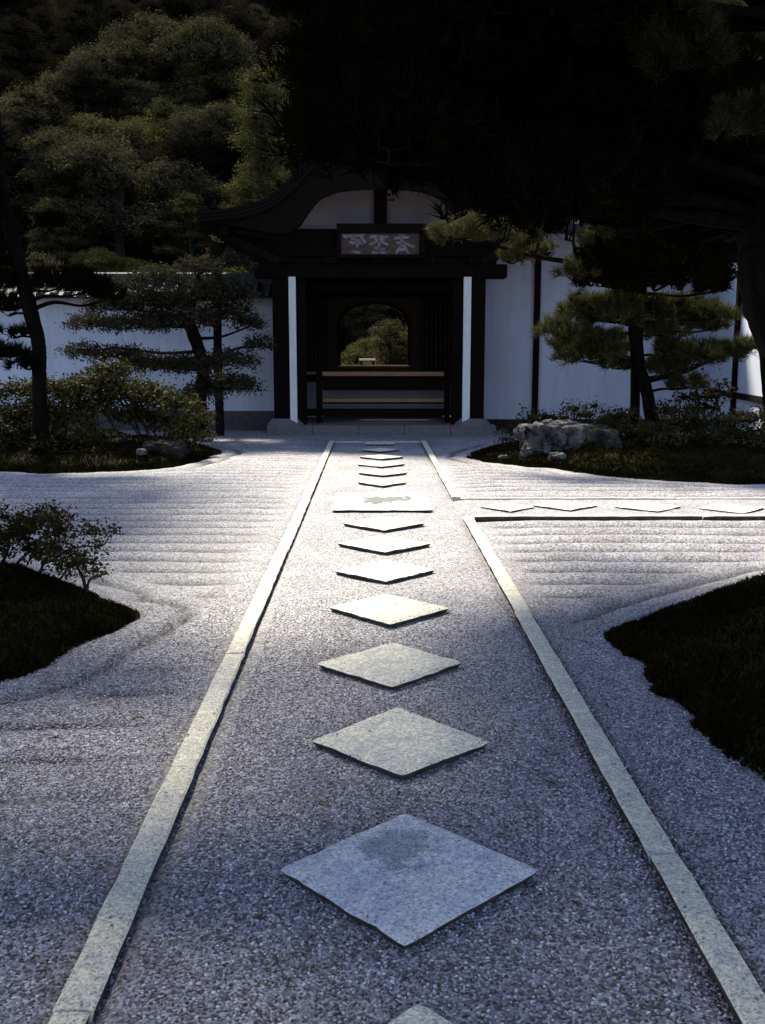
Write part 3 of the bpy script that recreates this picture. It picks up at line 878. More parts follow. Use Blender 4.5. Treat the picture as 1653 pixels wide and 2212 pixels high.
glyphs = [
    [(.0, .95, .17, .80), (.13, .92, .95, .95), (.35, .80, .78, .66), (.75, .95, .98, .55), (.5, .60, .85, .50), (.35, .10, .75, .04), (.60, .72, .62, .36), (.3, .62, .5, .50)],
    [(.1, .88, .9, .88), (.5, .95, .52, .02), (.48, .66, .08, .48), (.54, .66, .9, .46), (.3, .30, .75, .22), (.2, .06, .85, .04), (.3, .78, .75, .74)],
    [(.3, .96, .55, .92), (.1, .80, .72, .84), (.42, .98, .40, .40), (.44, .62, .98, .34), (.40, .44, .18, .02), (.52, .44, .74, .0), (.2, .56, .62, .58), (.30, .20, .62, .22)]]
for gi_, strokes in enumerate(glyphs):
    mb = MB(); x_0 = ox + gw * gi_ / 3 + .02; cw = gw / 3 * .92
    for (a_, b_, c_, d_) in strokes:
        p = Vector((x_0 + a_ * cw, 0, oz + b_ * gh)); q = Vector((x_0 + c_ * cw, 0, oz + d_ * gh))
        t_ = (q - p).normalized(); nn_ = Vector((t_.z, 0, -t_.x)); w0, w1 = .027, .021
        quad = [p + nn_ * w0 - t_ * .01, q + nn_ * w1, q - nn_ * w1 + t_ * .012, p - nn_ * w0]
        mb.add([(v.x, plq_y(v.z) - .014, v.z) for v in quad] + [(v.x, plq_y(v.z) + .002, v.z) for v in quad],
               [(0, 1, 2, 3), (7, 6, 5, 4), (0, 4, 5, 1), (1, 5, 6, 2), (2, 6, 7, 3), (3, 7, 4, 0)])
    mb.build('character', LETTER, plq)

# barrier across the doorway
BY = 20.55
bar = thing('barrier', 'low timber barrier with pale worn rails across the gate opening', 'barrier', (0, BY, .187))
for x in (690, 966):
    c = at(x, 850, BY); h = at(x, 792, BY).z
    p = MB().box(c.x - .062, c.x + .062, BY - .06, BY + .06, .187, h).build('post', DARKW, bar, bevel=.008)
    MB().box(c.x - .08, c.x + .08, BY - .08, BY + .08, h, h + .04).build('cap', DARKW, p, bevel=.01)
xa, xb = at(698, 850, BY).x, at(958, 850, BY).x
for y0, y1, mat, nm in ((803, 812, RAILW, 'top_rail'), (861, 868, RAILW, 'lower_rail')):
    z1_, z0_ = at(830, y0, BY).z, at(830, y1, BY).z
    MB().box(xa, xb, BY - .10, BY + .05, z0_, z1_).build(nm, mat, bar, bevel=.006)
for y0, y1 in ((813, 843), (869, 872), (886, 901)):
    z1_, z0_ = at(830, y0, BY).z, at(830, y1, BY).z
    MB().box(xa, xb, BY - .05, BY + .03, max(z0_, .2), z1_).build('cross_board', DARKW, bar, bevel=.004)
for x in (630 + 42, 985):
    pass

# ------------------------------------------------------------------ boundary wall with tiled roof, left of the gate
wl = thing('boundary_wall', 'white plaster boundary wall with grey tiled coping left of the gate', 'wall', (-6, 20.9, 0))
WY = 20.9
MB().box(-14, -1.98, WY, WY + .3, .4, 2.72).build('plaster', PLAS, wl)
MB().box(-14, -1.98, WY - .04, WY + .34, -.1, .4).build('footing', FOOT, wl, bevel=.01)
MB().box(-14, -1.98, WY - .012, WY, 2.33, 2.36).build('plaster_ledge', PLAS, wl)
MB().add([(-14, WY - .42, 2.70), (-1.98, WY - .42, 2.70), (-1.98, WY + .15, 3.02), (-14, WY + .15, 3.02), (-14, WY + .72, 2.70), (-1.98, WY + .72, 2.70)],
         [(0, 1, 2, 3), (3, 2, 5, 4), (0, 4, 5, 1), (0, 3, 4), (1, 5, 2)]).build('roof_bed', TILE, wl)
def half_round(L, r, th=.02, seg=8):
    vs = []; fs = []
    for s in (0, 1):
        for k in range(seg + 1):
            a_ = math.pi * k / seg; vs.append((r * math.cos(a_), s * L, r * math.sin(a_)))
    for k in range(seg): fs.append((k, k + 1, seg + 2 + k, seg + 1 + k))
    fs.append(tuple(range(seg, -1, -1))); fs.append(tuple(seg + 1 + k for k in range(seg + 1)))
    return vs, fs
sl = math.atan2(.32, .57); cover_me = pan_me = disc_me = None
k = 0
x = -9.9
while x < -2.1:
    for side in (0,):
        if cover_me is None:
            o = MB().add(*half_round(.64, .062)).build('cover_tile', TILE); cover_me = o.data
            o2 = MB().add([(-.12, 0, .03), (-.05, 0, .0), (.05, 0, 0), (.12, 0, .03), (-.12, .62, .03), (-.05, .62, .0), (.05, .62, 0), (.12, .62, .03),
                           (-.12, 0, .01), (-.05, 0, -.02), (.05, 0, -.02), (.12, 0, .01)], [(0, 1, 5, 4), (1, 2, 6, 5), (2, 3, 7, 6), (0, 8, 9, 1), (1, 9, 10, 2), (2, 10, 11, 3)]).build('pan_tile', TILE); pan_me = o2.data
            o3 = MB().tube([(0, -.015, .03), (0, .02, .03)], [.075, .075], 14).build('eave_tile', RIDGE); disc_me = o3.data
        else:
            o = link('cover_tile', cover_me, None); o2 = link('pan_tile', pan_me, None); o3 = link('eave_tile', disc_me, None)
        for ob, dx in ((o, 0), (o2, .135), (o3, 0)):
            ob.parent = wl; ob.location = Vector((x + dx, WY - .445, 2.715)) - OFF[wl.name]; ob.rotation_euler = (sl, 0, 0)
    x += .27
ridge_me = None
x = -10.1
while x < -1.9:
    if ridge_me is None:
        o = MB().box(0, .40, -.13, .13, -.12, .03).tube([(0.005, 0, .05), (.395, 0, .05)], [.085, .085], 12).build('ridge_tile', RIDGE); ridge_me = o.data
    else: o = link('ridge_tile', ridge_me, None)
    o.parent = wl; o.location = Vector((x, WY + .15, 3.10)) - OFF[wl.name]
    x += .405

# ------------------------------------------------------------------ white plastered building right of the gate
bl = thing('plaster_building', 'white plaster building with dark timber posts right of the gate', 'building', (5, 20.95, 0))
BYW = 20.95
MB().box(2.22, 7.0, BYW, BYW + .25, .22, 4.4).build('wall', PLAS, bl)
MB().box(2.22, 7.0, BYW - .03, BYW + .28, -.1, .22).build('footing', m_rough('dark_sill_timber', (.02, .015, .015), (.05, .04, .04), 8), bl)
MB().add([(7.0, BYW + .25, .25), (6.32, 15.6, .25), (6.5, 15.6, .25), (7.2, BYW + .25, .25), (7.0, BYW + .25, 4.4), (6.32, 15.6, 4.4), (6.5, 15.6, 4.4), (7.2, BYW + .25, 4.4)],
         [(0, 3, 2, 1), (4, 5, 6, 7), (0, 1, 5, 4), (1, 2, 6, 5), (2, 3, 7, 6), (3, 0, 4, 7)]).build('side_wall', PLAS, bl)
MB().add([(6.97, BYW, -.1), (6.28, 15.57, -.1), (6.5, 15.57, -.1), (7.2, BYW, -.1), (6.97, BYW, .25), (6.28, 15.57, .25), (6.5, 15.57, .25), (7.2, BYW, .25)],
         [(0, 3, 2, 1), (4, 5, 6, 7), (0, 1, 5, 4), (1, 2, 6, 5), (2, 3, 7, 6), (3, 0, 4, 7)]).build('side_footing', FOOT, bl)
for px_, yy in ((1158, BYW - .03), (1548, BYW - .05)):
    c = at(px_, 760, yy).x
    MB().box(c - .062, c + .062, yy - .05, yy + .05, .2, 4.35).build('post', DARKW, bl, bevel=.01)
def side_x(Y): return 7.0 - .68 * (BYW - Y) / (BYW - 15.6)
yq = 18.2; c = side_x(yq)
MB().box(c - .10, c + .01, yq - .05, yq + .05, .25, 4.35).build('post', DARKW, bl, bevel=.01)
for pyy in (684, 842):
    z = at(1548, pyy, BYW).z
    MB().beam((side_x(BYW - .1) - .02, BYW - .1, z), (side_x(15.7) - .02, 15.7, z), .05, .11).build('rail', DARKW, bl)
MB().add([(3.3, 19.3, 4.0), (9.5, 19.3, 4.0), (9.5, 22.8, 5.75), (3.3, 22.8, 5.75), (3.3, 25.6, 4.28), (9.5, 25.6, 4.28), (3.3, 19.3, 3.9), (9.5, 19.3, 3.9)],
         [(0, 1, 2, 3), (3, 2, 5, 4), (6, 7, 1, 0), (6, 4, 5, 7), (0, 3, 4, 6), (1, 7, 5, 2)]).build('roof', TILE, bl)
for k in range(23):
    x = 3.4 + k * .27
    vs, fs = half_round(3.85, .065)
    rt = MB().add(vs, fs).build('roof_tile_row', TILE); rt.parent = bl
    rt.location = Vector((x, 19.28, 4.01)) - OFF[bl.name]; rt.rotation_euler = (math.atan2(1.75, 3.5), 0, 0)
MB().box(3.25, 9.5, 22.62, 22.98, 5.66, 5.98).build('roof_ridge', RIDGE, bl, bevel=.03)
MB().box(3.25, 9.5, 22.70, 22.90, 6.0, 6.10).build('ridge_cap', m_rough('white_ridge', (.5, .5, .52), (.7, .7, .72), 5), bl, bevel=.03)

# ------------------------------------------------------------------ hill behind
def hill_z(x, y):
    base = max(0.0, y - 25.5); s = .10 * min(base, 5) + .56 * max(0, base - 5)
    return -.05 + s + 1.1 * mnoise.noise(Vector((x * .09, y * .09, 2.3))) * min(1, base / 8)


xs = np.arange(-70, 70.1, 2.0); ys = np.concatenate([np.arange(21.3, 40, 1.2), np.arange(40, 120, 3.0)])
me = grid_mesh('hillside', xs, ys, lambda X, Y: np.vectorize(hill_z)(X, Y))
tag(link('hillside', me, m_rough('forest_floor', (.003, .0025, .0015), (.012, .010, .005), 1.2, 1.0, .3, spec=.0), smooth=True), kind='structure')


def crown_core(lumps, k=.72):  # unseen solid clumps added inside crowns to block light
    """crown filler: rough closed clumps well inside the leaves"""
    Vs = []; Fs = []; b = 0
    bm = bmesh.new(); bmesh.ops.create_icosphere(bm, subdivisions=1, radius=1)
    bv = np.array([v.co[:] for v in bm.verts]); bf = np.array([[v.index for v in f.verts] for f in bm.faces]); bm.free()
    for (c, rx, ry, rz) in lumps:
        j = 1 + RNG.normal(0, .12, (len(bv), 1))
        Vs.append(bv * j * np.array([rx, ry, rz * .7]) * k + np.array(c) + np.array([0, 0, rz * .18])); Fs.append(bf + b); b += len(bv)
    return np.concatenate(Vs), np.concatenate(Fs)


def join_tri_quad(Vq, Fq, Vt, Ft):
    """quads + triangles as one mesh"""
    me = bpy.data.meshes.new('crown')
    V = np.concatenate([Vq, Vt]).astype(np.float32); nq, n3 = len(Fq), len(Ft)
    loops = np.concatenate([Fq.ravel(), (Ft + len(Vq)).ravel()]).astype(np.int32)
    me.vertices.add(len(V)); me.vertices.foreach_set('co', V.ravel())
    me.loops.add(len(loops)); me.loops.foreach_set('vertex_index', loops)
    me.polygons.add(nq + n3)
    st = np.concatenate([np.arange(nq) * 4, nq * 4 + np.arange(n3) * 3]).astype(np.int32)
    tt = np.concatenate([np.full(nq, 4), np.full(n3, 3)]).astype(np.int32)
    me.polygons.foreach_set('loop_start', st); me.polygons.foreach_set('loop_total', tt)
    me.update(calc_edges=True); return me


def crown_mesh(kind, seed):
    global RNG
    RNG = np.random.default_rng(seed); rnd = random.Random(seed); L = []
    if kind == 'dome':
        for i in range(17):
            a = rnd.uniform(0, 6.28); r = rnd.uniform(.2, 1.0) ** .7 * 1.35
            z = 2.2 + (1.6 - r * .75) * rnd.uniform(.1, 1.0)
            L.append(((math.cos(a) * r, math.sin(a) * r, z), rnd.uniform(.5, .85), rnd.uniform(.5, .85), rnd.uniform(.34, .58)))
        for i in range(7):
            a = rnd.uniform(0, 6.28); L.append(((math.cos(a) * 1.1, math.sin(a) * 1.1, rnd.uniform(.7, 1.7)), .75, .75, .55))
    elif kind == 'layer':
        for i in range(13):
            z = 1.0 + i * .26; r = (1.5 - i * .085) * rnd.uniform(.3, .9); a = i * 2.4 + rnd.uniform(-.4, .4)
            L.append(((math.cos(a) * r, math.sin(a) * r, z), rnd.uniform(.6, .95), rnd.uniform(.6, .95), rnd.uniform(.16, .26)))
        L.append(((0, 0, 4.4), .6, .6, .3))
    elif kind == 'shrub':
        for i in range(12):
            a = rnd.uniform(0, 6.28); r = rnd.uniform(0, 1.2)
            L.append(((math.cos(a) * r, math.sin(a) * r, .45 + .75 * (1.2 - r) * rnd.uniform(.4, 1)), rnd.uniform(.45, .75), rnd.uniform(.45, .75), rnd.uniform(.28, .45)))
    elif kind == 'tall':
        for i in range(20):
            z = 1.2 + i * .27; r = (1.25 - i * .052) * rnd.uniform(.2, .8); a = i * 2.4 + rnd.uniform(-.5, .5)
            L.append(((math.cos(a) * r, math.sin(a) * r, z), rnd.uniform(.45, .7), rnd.uniform(.45, .7), rnd.uniform(.34, .6)))
    V, Fq = pads_leaves(L, 560 if kind != 'shrub' else 560, .078 if kind != 'shrub' else .07, (0, 0, 0), 12, .07, -.75, 1.0, .42)
    Vc, Fc = crown_core(L, .46)
    return join_tri_quad(V, Fq, Vc, Ft=Fc), L


CROWNS = {}
for kd, sds in (('dome', (1, 2, 3)), ('layer', (4, 5)), ('shrub', (6, 7)), ('tall', (8, 9))):
    for s in sds:
        me, L = crown_mesh(kd, s)
        mb = MB(); top = max(c[2] for c, *_ in L)
        mb.tube(crom([(0, 0, -.5), (.08, .05, top * .35), (-.06, .04, top * .7), (0, 0, top)], 3), lerp_list([.16, .12, .08, .02], 10), 6)
        for (c, rx, ry, rz) in L[::2]:
            limb(mb, (0, 0, c[2] * .55), c, .05, .012, 0, .07, 4, 4)
        v = [tuple(p) for p in mb.v]; tm = bpy.data.meshes.new('trunk'); tm.from_pydata(v, [], mb.f); tm.update(); tm.materials.append(BARK2)
        CROWNS.setdefault(kd, []).append((me, tm))
for kd in CROWNS:
    for me, tm in CROWNS[kd]: me.materials.append(HILLM[0])
RNG = np.random.default_rng(77)

KINDLAB = {'dome': ('broadleaf_tree', 'tree'), 'layer': ('layered_pine', 'tree'), 'shrub': ('garden_shrub', 'shrub'), 'tall': ('tall_tree', 'tree')}
MATLAB = ['olive', 'greyish', 'green', 'very dark', 'reddish', 'yellow-green', 'mauve grey']
FORM = {'dome': 'round-headed tree', 'layer': 'flat-layered pine', 'shrub': 'low bushy shrub', 'tall': 'tall narrow tree'}


def plant(kd, x, y, s, mi, label=None, group=True, sz=.82, var=None):
    me, tm = random.choice(CROWNS[kd]) if var is None else CROWNS[kd][var % len(CROWNS[kd])]
    nm, cat = KINDLAB[kd]
    z = hill_z(x, y)
    rx_ = x / y
    side = 'at the far left' if rx_ < -.26 else 'left of centre' if rx_ < -.12 else 'left of the gate roof' if rx_ < -.02 else 'behind the gate' if rx_ < .14 else 'behind the white building'
    hgt = 'at the foot of the hill' if y < 30 else 'low on the hill' if y < 38 else 'midway up the hill' if y < 50 else 'high up the hill'
    lab = label or ('%s %s %s, %s' % (MATLAB[mi], FORM[kd], hgt, side))
    r = thing(nm, lab, cat, (x, y, z), ('%ss %s, %s' % (FORM[kd], hgt, side)) if group else None)
    r.rotation_euler = (0, 0, random.uniform(0, 6.28)); r.scale = (s, s, s * sz)
    c = bpy.data.objects.new('crown', me); COL.objects.link(c); c.parent = r
    c.material_slots[0].link = 'OBJECT'; c.material_slots[0].material = HILLM[mi]
    t = bpy.data.objects.new('trunk', tm); COL.objects.link(t); t.parent = r
    return r


random.seed(21)
# named individuals one can pick out on the left slope:  (px, py of the crown middle, Y, kind, scale, material, label)
picks = [
    (352, 300, 34, 'layer', .8, 2, 'pale olive layered pine standing out against the black gap in the hillside'),
    (445, 350, 33, 'layer', .55, 1, 'small flat-layered grey pine right of the pale layered pine'),
    (130, 330, 36, 'dome', .6, 4, 'reddish maple low on the hill above the left wall'),
    (600, 360, 29, 'dome', .85, 0, 'bright olive leafy tree rising beside the left sweep of the gate roof'),
    (470, 405, 30, 'shrub', .85, 4, 'small red-tinged shrub beside the tip of the gate roof'),
    (330, 410, 29, 'shrub', 1.15, 5, 'yellow-green shrub on the lower hill left of the gate roof'),
    (60, 300, 38, 'dome', 1.25, 1, 'grey round-headed tree at the left edge above the black trunk'),
    (620, 205, 40, 'dome', 1.2, 0, 'soft olive crown beside the edge of the dark overhanging pine'),
    (330, 140, 50, 'dome', 1.45, 1, 'big dull olive crown high on the slope, left of centre'),
    (200, 200, 46, 'dome', 1.35, 0, 'broad olive crown lower left of the biggest crown on the slope'),
    (460, 160, 48, 'dome', 1.5, 1, 'pale grey-olive crown high on the slope right of the biggest crown'),
    (1560, 60, 40, 'dome', 1.4, 0, 'olive tree glimpsed through the dark pine at the upper right corner'),
    (1610, 255, 32, 'dome', 1.2, 5, 'yellow-olive crown showing at the right edge beside the dark pine'),
]
for (px_, py_, Y, kd, s, mi, lab) in picks:
    mid = {'layer': 2.7, 'dome': 2.3, 'shrub': .7, 'tall': 3.4}[kd] * s
    Yq = 25.8
    while Yq < 70 and hill_z(at(px_, py_, Yq).x, Yq) + mid < at(px_, py_, Yq).z: Yq += .25
    plant(kd, at(px_, py_, Yq).x, Yq, s, mi, lab, False, 1.0)
# rows of trees up the hill
rows = 0
y = 26.0
while y < 72:
    step = 1.9 + (y - 26) * .045
    half = y * .42 + 1.5; x = -half + random.uniform(0, step)
    while x < half:
        yy = y + random.uniform(-.9, .9)
        if y < 30:
            kd = random.choice(['shrub', 'shrub', 'layer', 'dome']); s = random.uniform(.8, 1.15) if kd == 'shrub' else random.uniform(.5, .75); mi = random.choice([0, 2, 2, 5, 5, 0])
        elif y < 38:
            kd = random.choice(['layer', 'dome', 'layer', 'layer']); s = random.uniform(.6, 1.0); mi = random.choice([0, 5, 2, 2, 3, 4 if random.random() < .3 else 2])
        else:
            kd = random.choice(['dome', 'layer', 'layer', 'layer', 'tall', 'dome']); s = random.uniform(.85, 1.5); mi = random.choice([0, 0, 2, 2, 3, 3, 1] if y < 48 else [3, 3, 3, 3, 3, 1])
        if mi == 3 and y < 40 and x < -.06 * y: mi = random.choice([0, 2, 1])
        if abs(x - .14) < 3.5 and y < 42: mi = random.choice([0, 1, 2, 1])
        hid = (-1.2 < x / y * 20 < 5.0) and y > 34 and random.random() < .45
        if not hid:
            plant(kd, x, yy, s, mi); rows += 1
        x += step * random.uniform(.8, 1.35) * (1.1 if kd in ('dome', 'tall') and y > 38 else .9)
    y += step * .95
# garden right behind the arched window
for (x, y, kd, s, mi, lab) in [(.5, 27.0, 'layer', .62, 0, 'layered pine framed by the top of the arched window'), (1.25, 25.8, 'shrub', .62, 2, 'bright green shrub in the lower right of the arched window'),
                               (-.25, 25.9, 'shrub', .62, 1, 'grey-olive shrub in the lower left of the arched window')]:
    plant(kd, x, y, s, mi, lab, False)
be = thing('bench', 'low pale bench in the garden seen through the arched window', 'bench', (.14, 24.9, 0))
b0, b1 = at(776, 775, 24.9), at(811, 775, 24.9)
MB().box(b0.x, b1.x, 24.75, 25.05, b0.z - .04, b0.z).build('seat', WHITE, be)
for x in (b0.x + .05, b1.x - .05): MB().box(x - .025, x + .025, 24.8, 25.0, -.05, b0.z - .04).build('leg', POLEW, be)

# ------------------------------------------------------------------ garden plants in front of the wall
def obj_np(name, V, Fq, mat, parent): return link(name, npmesh(name, V, Fq), mat, parent)


def bush(label, base, lumps, mat, dens=900, size=.055, stems=7, name='azalea_bush', cat='bush', group=None, core=.55, bark=None, sr=.018, per=10, sig=.05):
    base = Vector(base); r = thing(name, label, cat, base, group)
    V, Fq = pads_leaves(lumps, dens, size, base, per, sig, -.35)
    if core:
        Vc, Fc = crown_core(lumps, core); me = join_tri_quad(V, Fq, Vc - np.array(base), Fc); link('crown', me, mat, r)
    else: obj_np('crown', V, Fq, mat, r)
    mb = MB()
    ls = sorted(lumps, key=lambda q: random.random())
    for i in range(stems):
        c = Vector(ls[i % len(ls)][0]); a = base + Vector((random.uniform(-.12, .12), random.uniform(-.08, .08), -.03))
        a.x += (c.x - base.x) * .35
        limb(mb, a, c, sr, sr * .4, .02, .09, 7, 5)
        for k in range(2):
            j = random.choice(ls); e = Vector(j[0]) + Vector((random.uniform(-.6, .6) * j[1], random.uniform(-.6, .6) * j[2], random.uniform(-.2, .5) * j[3]))
            if (e - c).length < .7: limb(mb, a.lerp(c, .6), e, sr * .5, sr * .2, .0, .1, 5, 4)
    mb.build('stems', bark or BARK2, r)
    return r


def px_lumps(pts, Y, jy=.25):
    """(x, y, rx px, rz px) picked off the photograph at distance Y"""
    out = []
    for (x, y, a, b) in pts:
        yy = Y + random.uniform(-jy, jy); p = at(x, y, yy); k = yy / 2150
        out.append((tuple(p), a * k, a * k * random.uniform(.75, 1.05), b * k))
    return out


random.seed(5)
bush('wide olive azalea bush on bare stems, before the left wall', (at(340, 960, 15.6).x, 15.6, .25),
     px_lumps([(215, 830, 62, 30), (270, 850, 62, 36), (330, 862, 60, 30), (385, 880, 46, 28), (425, 905, 34, 26), (300, 900, 60, 30), (370, 920, 50, 24), (440, 940, 22, 18), (240, 800, 40, 20), (190, 880, 60, 36), (400, 945, 40, 14)], 15.5), AZAL, 1500, .065, 13)
bush('spreading dull green bush around the foot of the leaning black trunk', (at(100, 975, 15.2).x, 15.2, .25),
     px_lumps([(40, 850, 46, 26), (100, 845, 48, 26), (150, 850, 46, 30), (20, 905, 50, 34), (80, 900, 60, 38), (150, 910, 60, 36), (60, 945, 70, 24), (160, 950, 70, 24)], 15.1), AZAL, 1500, .065, 9)
bush('dark low shrub at the left edge under the olive bushes', (at(30, 985, 14.4).x, 14.4, .2),
     px_lumps([(20, 940, 40, 22), (90, 960, 50, 18), (-30, 930, 50, 30), (200, 975, 46, 13)], 14.4), DKSH, 900, .05, 5)

# layered tree in front of the left wall
def leafy_tree(name, label, base, path, rads, pads, mat, bark, dens, size, cat='tree', core=.45, per=10, sig=.06):
    r = thing(name, label, cat, base)
    V, Fq = pads_leaves(pads, dens, size, base, per, sig, -.4)
    Vc, Fc = crown_core(pads, core); link('crown', join_tri_quad(V, Fq, Vc - np.array(base), Fc), mat, r)
    mb = MB(); pts = crom(path, 6); mb.tube(pts, lerp_list(rads, len(pts)), 9, .06)
    for (c, rx, ry, rz) in pads:
        c = Vector(c); best = min(pts, key=lambda p: (p - c).length + max(0, p.z - c.z) * 2)
        limb(mb, best, c - Vector((0, 0, rz * .3)), .035, .012, .0, .07, 7, 5)
        for k in range(4):
            e = c + Vector((random.uniform(-.8, .8) * rx, random.uniform(-.8, .8) * ry, random.uniform(-.3, .3) * rz))
            limb(mb, c - Vector((0, 0, rz * .3)), e, .012, .005, 0, .1, 5, 4)
    mb.build('trunk', bark, r)
    return r


Y = 18.4
lt_pads = px_lumps([(250, 660, 62, 22), (200, 700, 56, 20), (330, 650, 80, 26), (390, 690, 80, 28), (300, 700, 70, 22), (440, 640, 70, 26), (490, 680, 60, 26), (540, 700, 36, 14), (470, 620, 60, 20),
                    (180, 760, 46, 16), (260, 770, 62, 20), (330, 790, 70, 24), (410, 790, 60, 24), (500, 780, 60, 22), (560, 745, 34, 14), (480, 830, 60, 24), (530, 835, 34, 18), (440, 850, 50, 20),
                    (340, 600, 60, 16), (250, 615, 50, 12), (430, 580, 50, 18), (500, 570, 40, 18), (520, 640, 30, 14)], Y, .45)
leafy_tree('layered_tree', 'wide tree with flat grey-brown leaf layers, before the white wall left of the gate', tuple(at(432, 905, Y)),
           [at(432, 935, Y), at(430, 870, Y), at(440, 800, Y), at(425, 740, Y), at(408, 690, Y), at(420, 640, Y), at(430, 590, Y)], [.16, .14, .11, .12, .11, .07, .03], lt_pads, LAYR, BARK, 2000, .055)

# wooden pole by the gate on the left
c = at(476, 930, 19.5)
po = MB().tube([(c.x, 19.5, -.05), (c.x - .01, 19.5, 1.5), (c.x + .01, 19.5, 2.9), (c.x, 19.5, 3.3), (at(470, 525, 19.5).x, 19.5, at(470, 525, 19.5).z)], [.085, .08, .085, .13, .17], 10).build('pole', POLEW)
tag(po, 'slender dark pole standing through the layered tree left of the gate', 'pole')


# ------------------------------------------------------------------ pines
def pine(name, label, base, path, rads, pads, mat, dens, length, width, per=11, bark=BARK, limb_r=.05, core=0, group=None, extra=None, seg=12):
    r = thing(name, label, 'pine tree', base, group)
    V, Ft = pads_needles(pads, dens, length, width, per, base)
    if core:
        Vc, Fc = crown_core(pads, core); V = np.concatenate([V, Vc - np.array(base)]); Ft = np.concatenate([Ft, Fc + len(V) - len(Vc)])
    obj_np('crown', V, Ft, mat, r)
    mb = MB(); pts = crom(path, 8); mb.tube(pts, lerp_list(rads, len(pts)), seg, .05)
    for q in (extra or []):
        pp = crom(q[0], 6); mb.tube(pp, lerp_list(q[1], len(pp)), 8, .05); pts = pts + pp
    for (c, rx, ry, rz) in pads:
        c = Vector(c); foot = c - Vector((0, 0, rz * .5))
        best = min(pts, key=lambda p: (p - c).length + max(0, p.z - c.z) * 1.5)
        L = (best - c).length
        limb(mb, best, foot, min(limb_r, .018 + L * .015), .012, .0, .06, 7, 6)
        for k in range(5):
            e = c + Vector((random.uniform(-.85, .85) * rx, random.uniform(-.85, .85) * ry, random.uniform(-.4, .2) * rz))
            limb(mb, foot, e, .011, .004, 0, .08, 4, 4)
    mb.build('trunk', bark, r, True)
    return r


random.seed(9)
# right island pine with clipped pads
Y = 16.0
rp = px_lumps([(1215, 745, 40, 20), (1260, 770, 50, 22), (1310, 765, 46, 20), (1250, 690, 46, 24), (1310, 675, 60, 24), (1350, 690, 40, 20), (1430, 675, 56, 26), (1480, 690, 50, 22), (1540, 680, 40, 20), (1440, 720, 46, 18),
               (1330, 790, 36, 14), (1430, 800, 46, 20), (1500, 775, 60, 26), (1570, 760, 50, 18), (1610, 750, 34, 14), (1480, 830, 40, 18), (1205, 715, 40, 22), (1285, 735, 50, 22), (1335, 740, 40, 18), (1280, 660, 50, 20), (1350, 655, 46, 18), (1480, 665, 50, 20), (1530, 705, 40, 18), (1450, 755, 40, 20)], Y, .35)
pine('island_pine', 'clipped pine with flat dark green pads on a slightly bent trunk, before the white building', tuple(at(1410, 930, Y)),
     [at(1415, 960, Y), at(1408, 905, Y), at(1396, 840, Y), at(1378, 780, Y), at(1374, 700, Y), at(1382, 620, Y), at(1390, 540, Y), at(1395, 470, Y)], [.13, .11, .10, .105, .12, .115, .09, .05], rp, PINE_M, 520, .16, .013, 11, limb_r=.045,
     )
# pine further left whose pads reach in front of the gate, upper half of the right side
Y = 15.2
up_d = px_lumps([(1380, 560, 100, 46), (1450, 590, 90, 40), (1300, 605, 50, 26), (1340, 560, 80, 40), (1400, 600, 80, 34), (1500, 520, 80, 50), (1460, 520, 90, 50), (1380, 510, 80, 40), (1540, 620, 40, 22), (1280, 420, 70, 36), (1350, 400, 80, 40), (1480, 380, 90, 50), (1570, 380, 80, 50), (1420, 500, 90, 40), (1330, 545, 60, 30), (1520, 590, 60, 30), (1560, 540, 50, 40), (1470, 440, 70, 40), (1560, 440, 60, 40)], Y, .6)
up_l = px_lumps([(975, 505, 40, 20), (1030, 497, 50, 20), (1085, 510, 44, 18), (1110, 560, 40, 18), (1150, 535, 36, 24), (1180, 545, 34, 18), (1245, 590, 38, 22), (1265, 575, 30, 16), (1320, 500, 46, 26), (1300, 520, 40, 18), (1180, 440, 50, 18), (1240, 455, 36, 18), (1420, 445, 40, 18), (1350, 470, 40, 14)], Y - .3, .4)
pine('reaching_pine', 'tall pine whose light olive limb tips reach in front of the gate plaque', tuple(at(1668, 960, 14.9)),
     [at(1670, 985, 14.9), at(1664, 880, 14.9), at(1655, 780, 15.0), at(1645, 660, 15.1), at(1600, 560, 15.2), at(1560, 440, 15.2)], [.12, .10, .09, .08, .07, .03], up_l, PINE_L, 620, .15, .012, 11,
     extra=[([at(1600, 560, 15.2), at(1460, 545, 15.1), at(1330, 560, 15.0), at(1230, 565, 15.0), at(1120, 545, 14.9), at(1040, 520, 14.9)], [.07, .06, .05, .04, .03, .015])], limb_r=.03)
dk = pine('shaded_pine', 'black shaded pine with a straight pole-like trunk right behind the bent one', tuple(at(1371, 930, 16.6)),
          [at(1371, 950, 16.6), at(1374, 760, 16.6), at(1384, 600, 16.3), at(1420, 470, 15.6)], [.08, .08, .08, .04], up_d, PINE_D, 700, .16, .016, 11, core=.7)

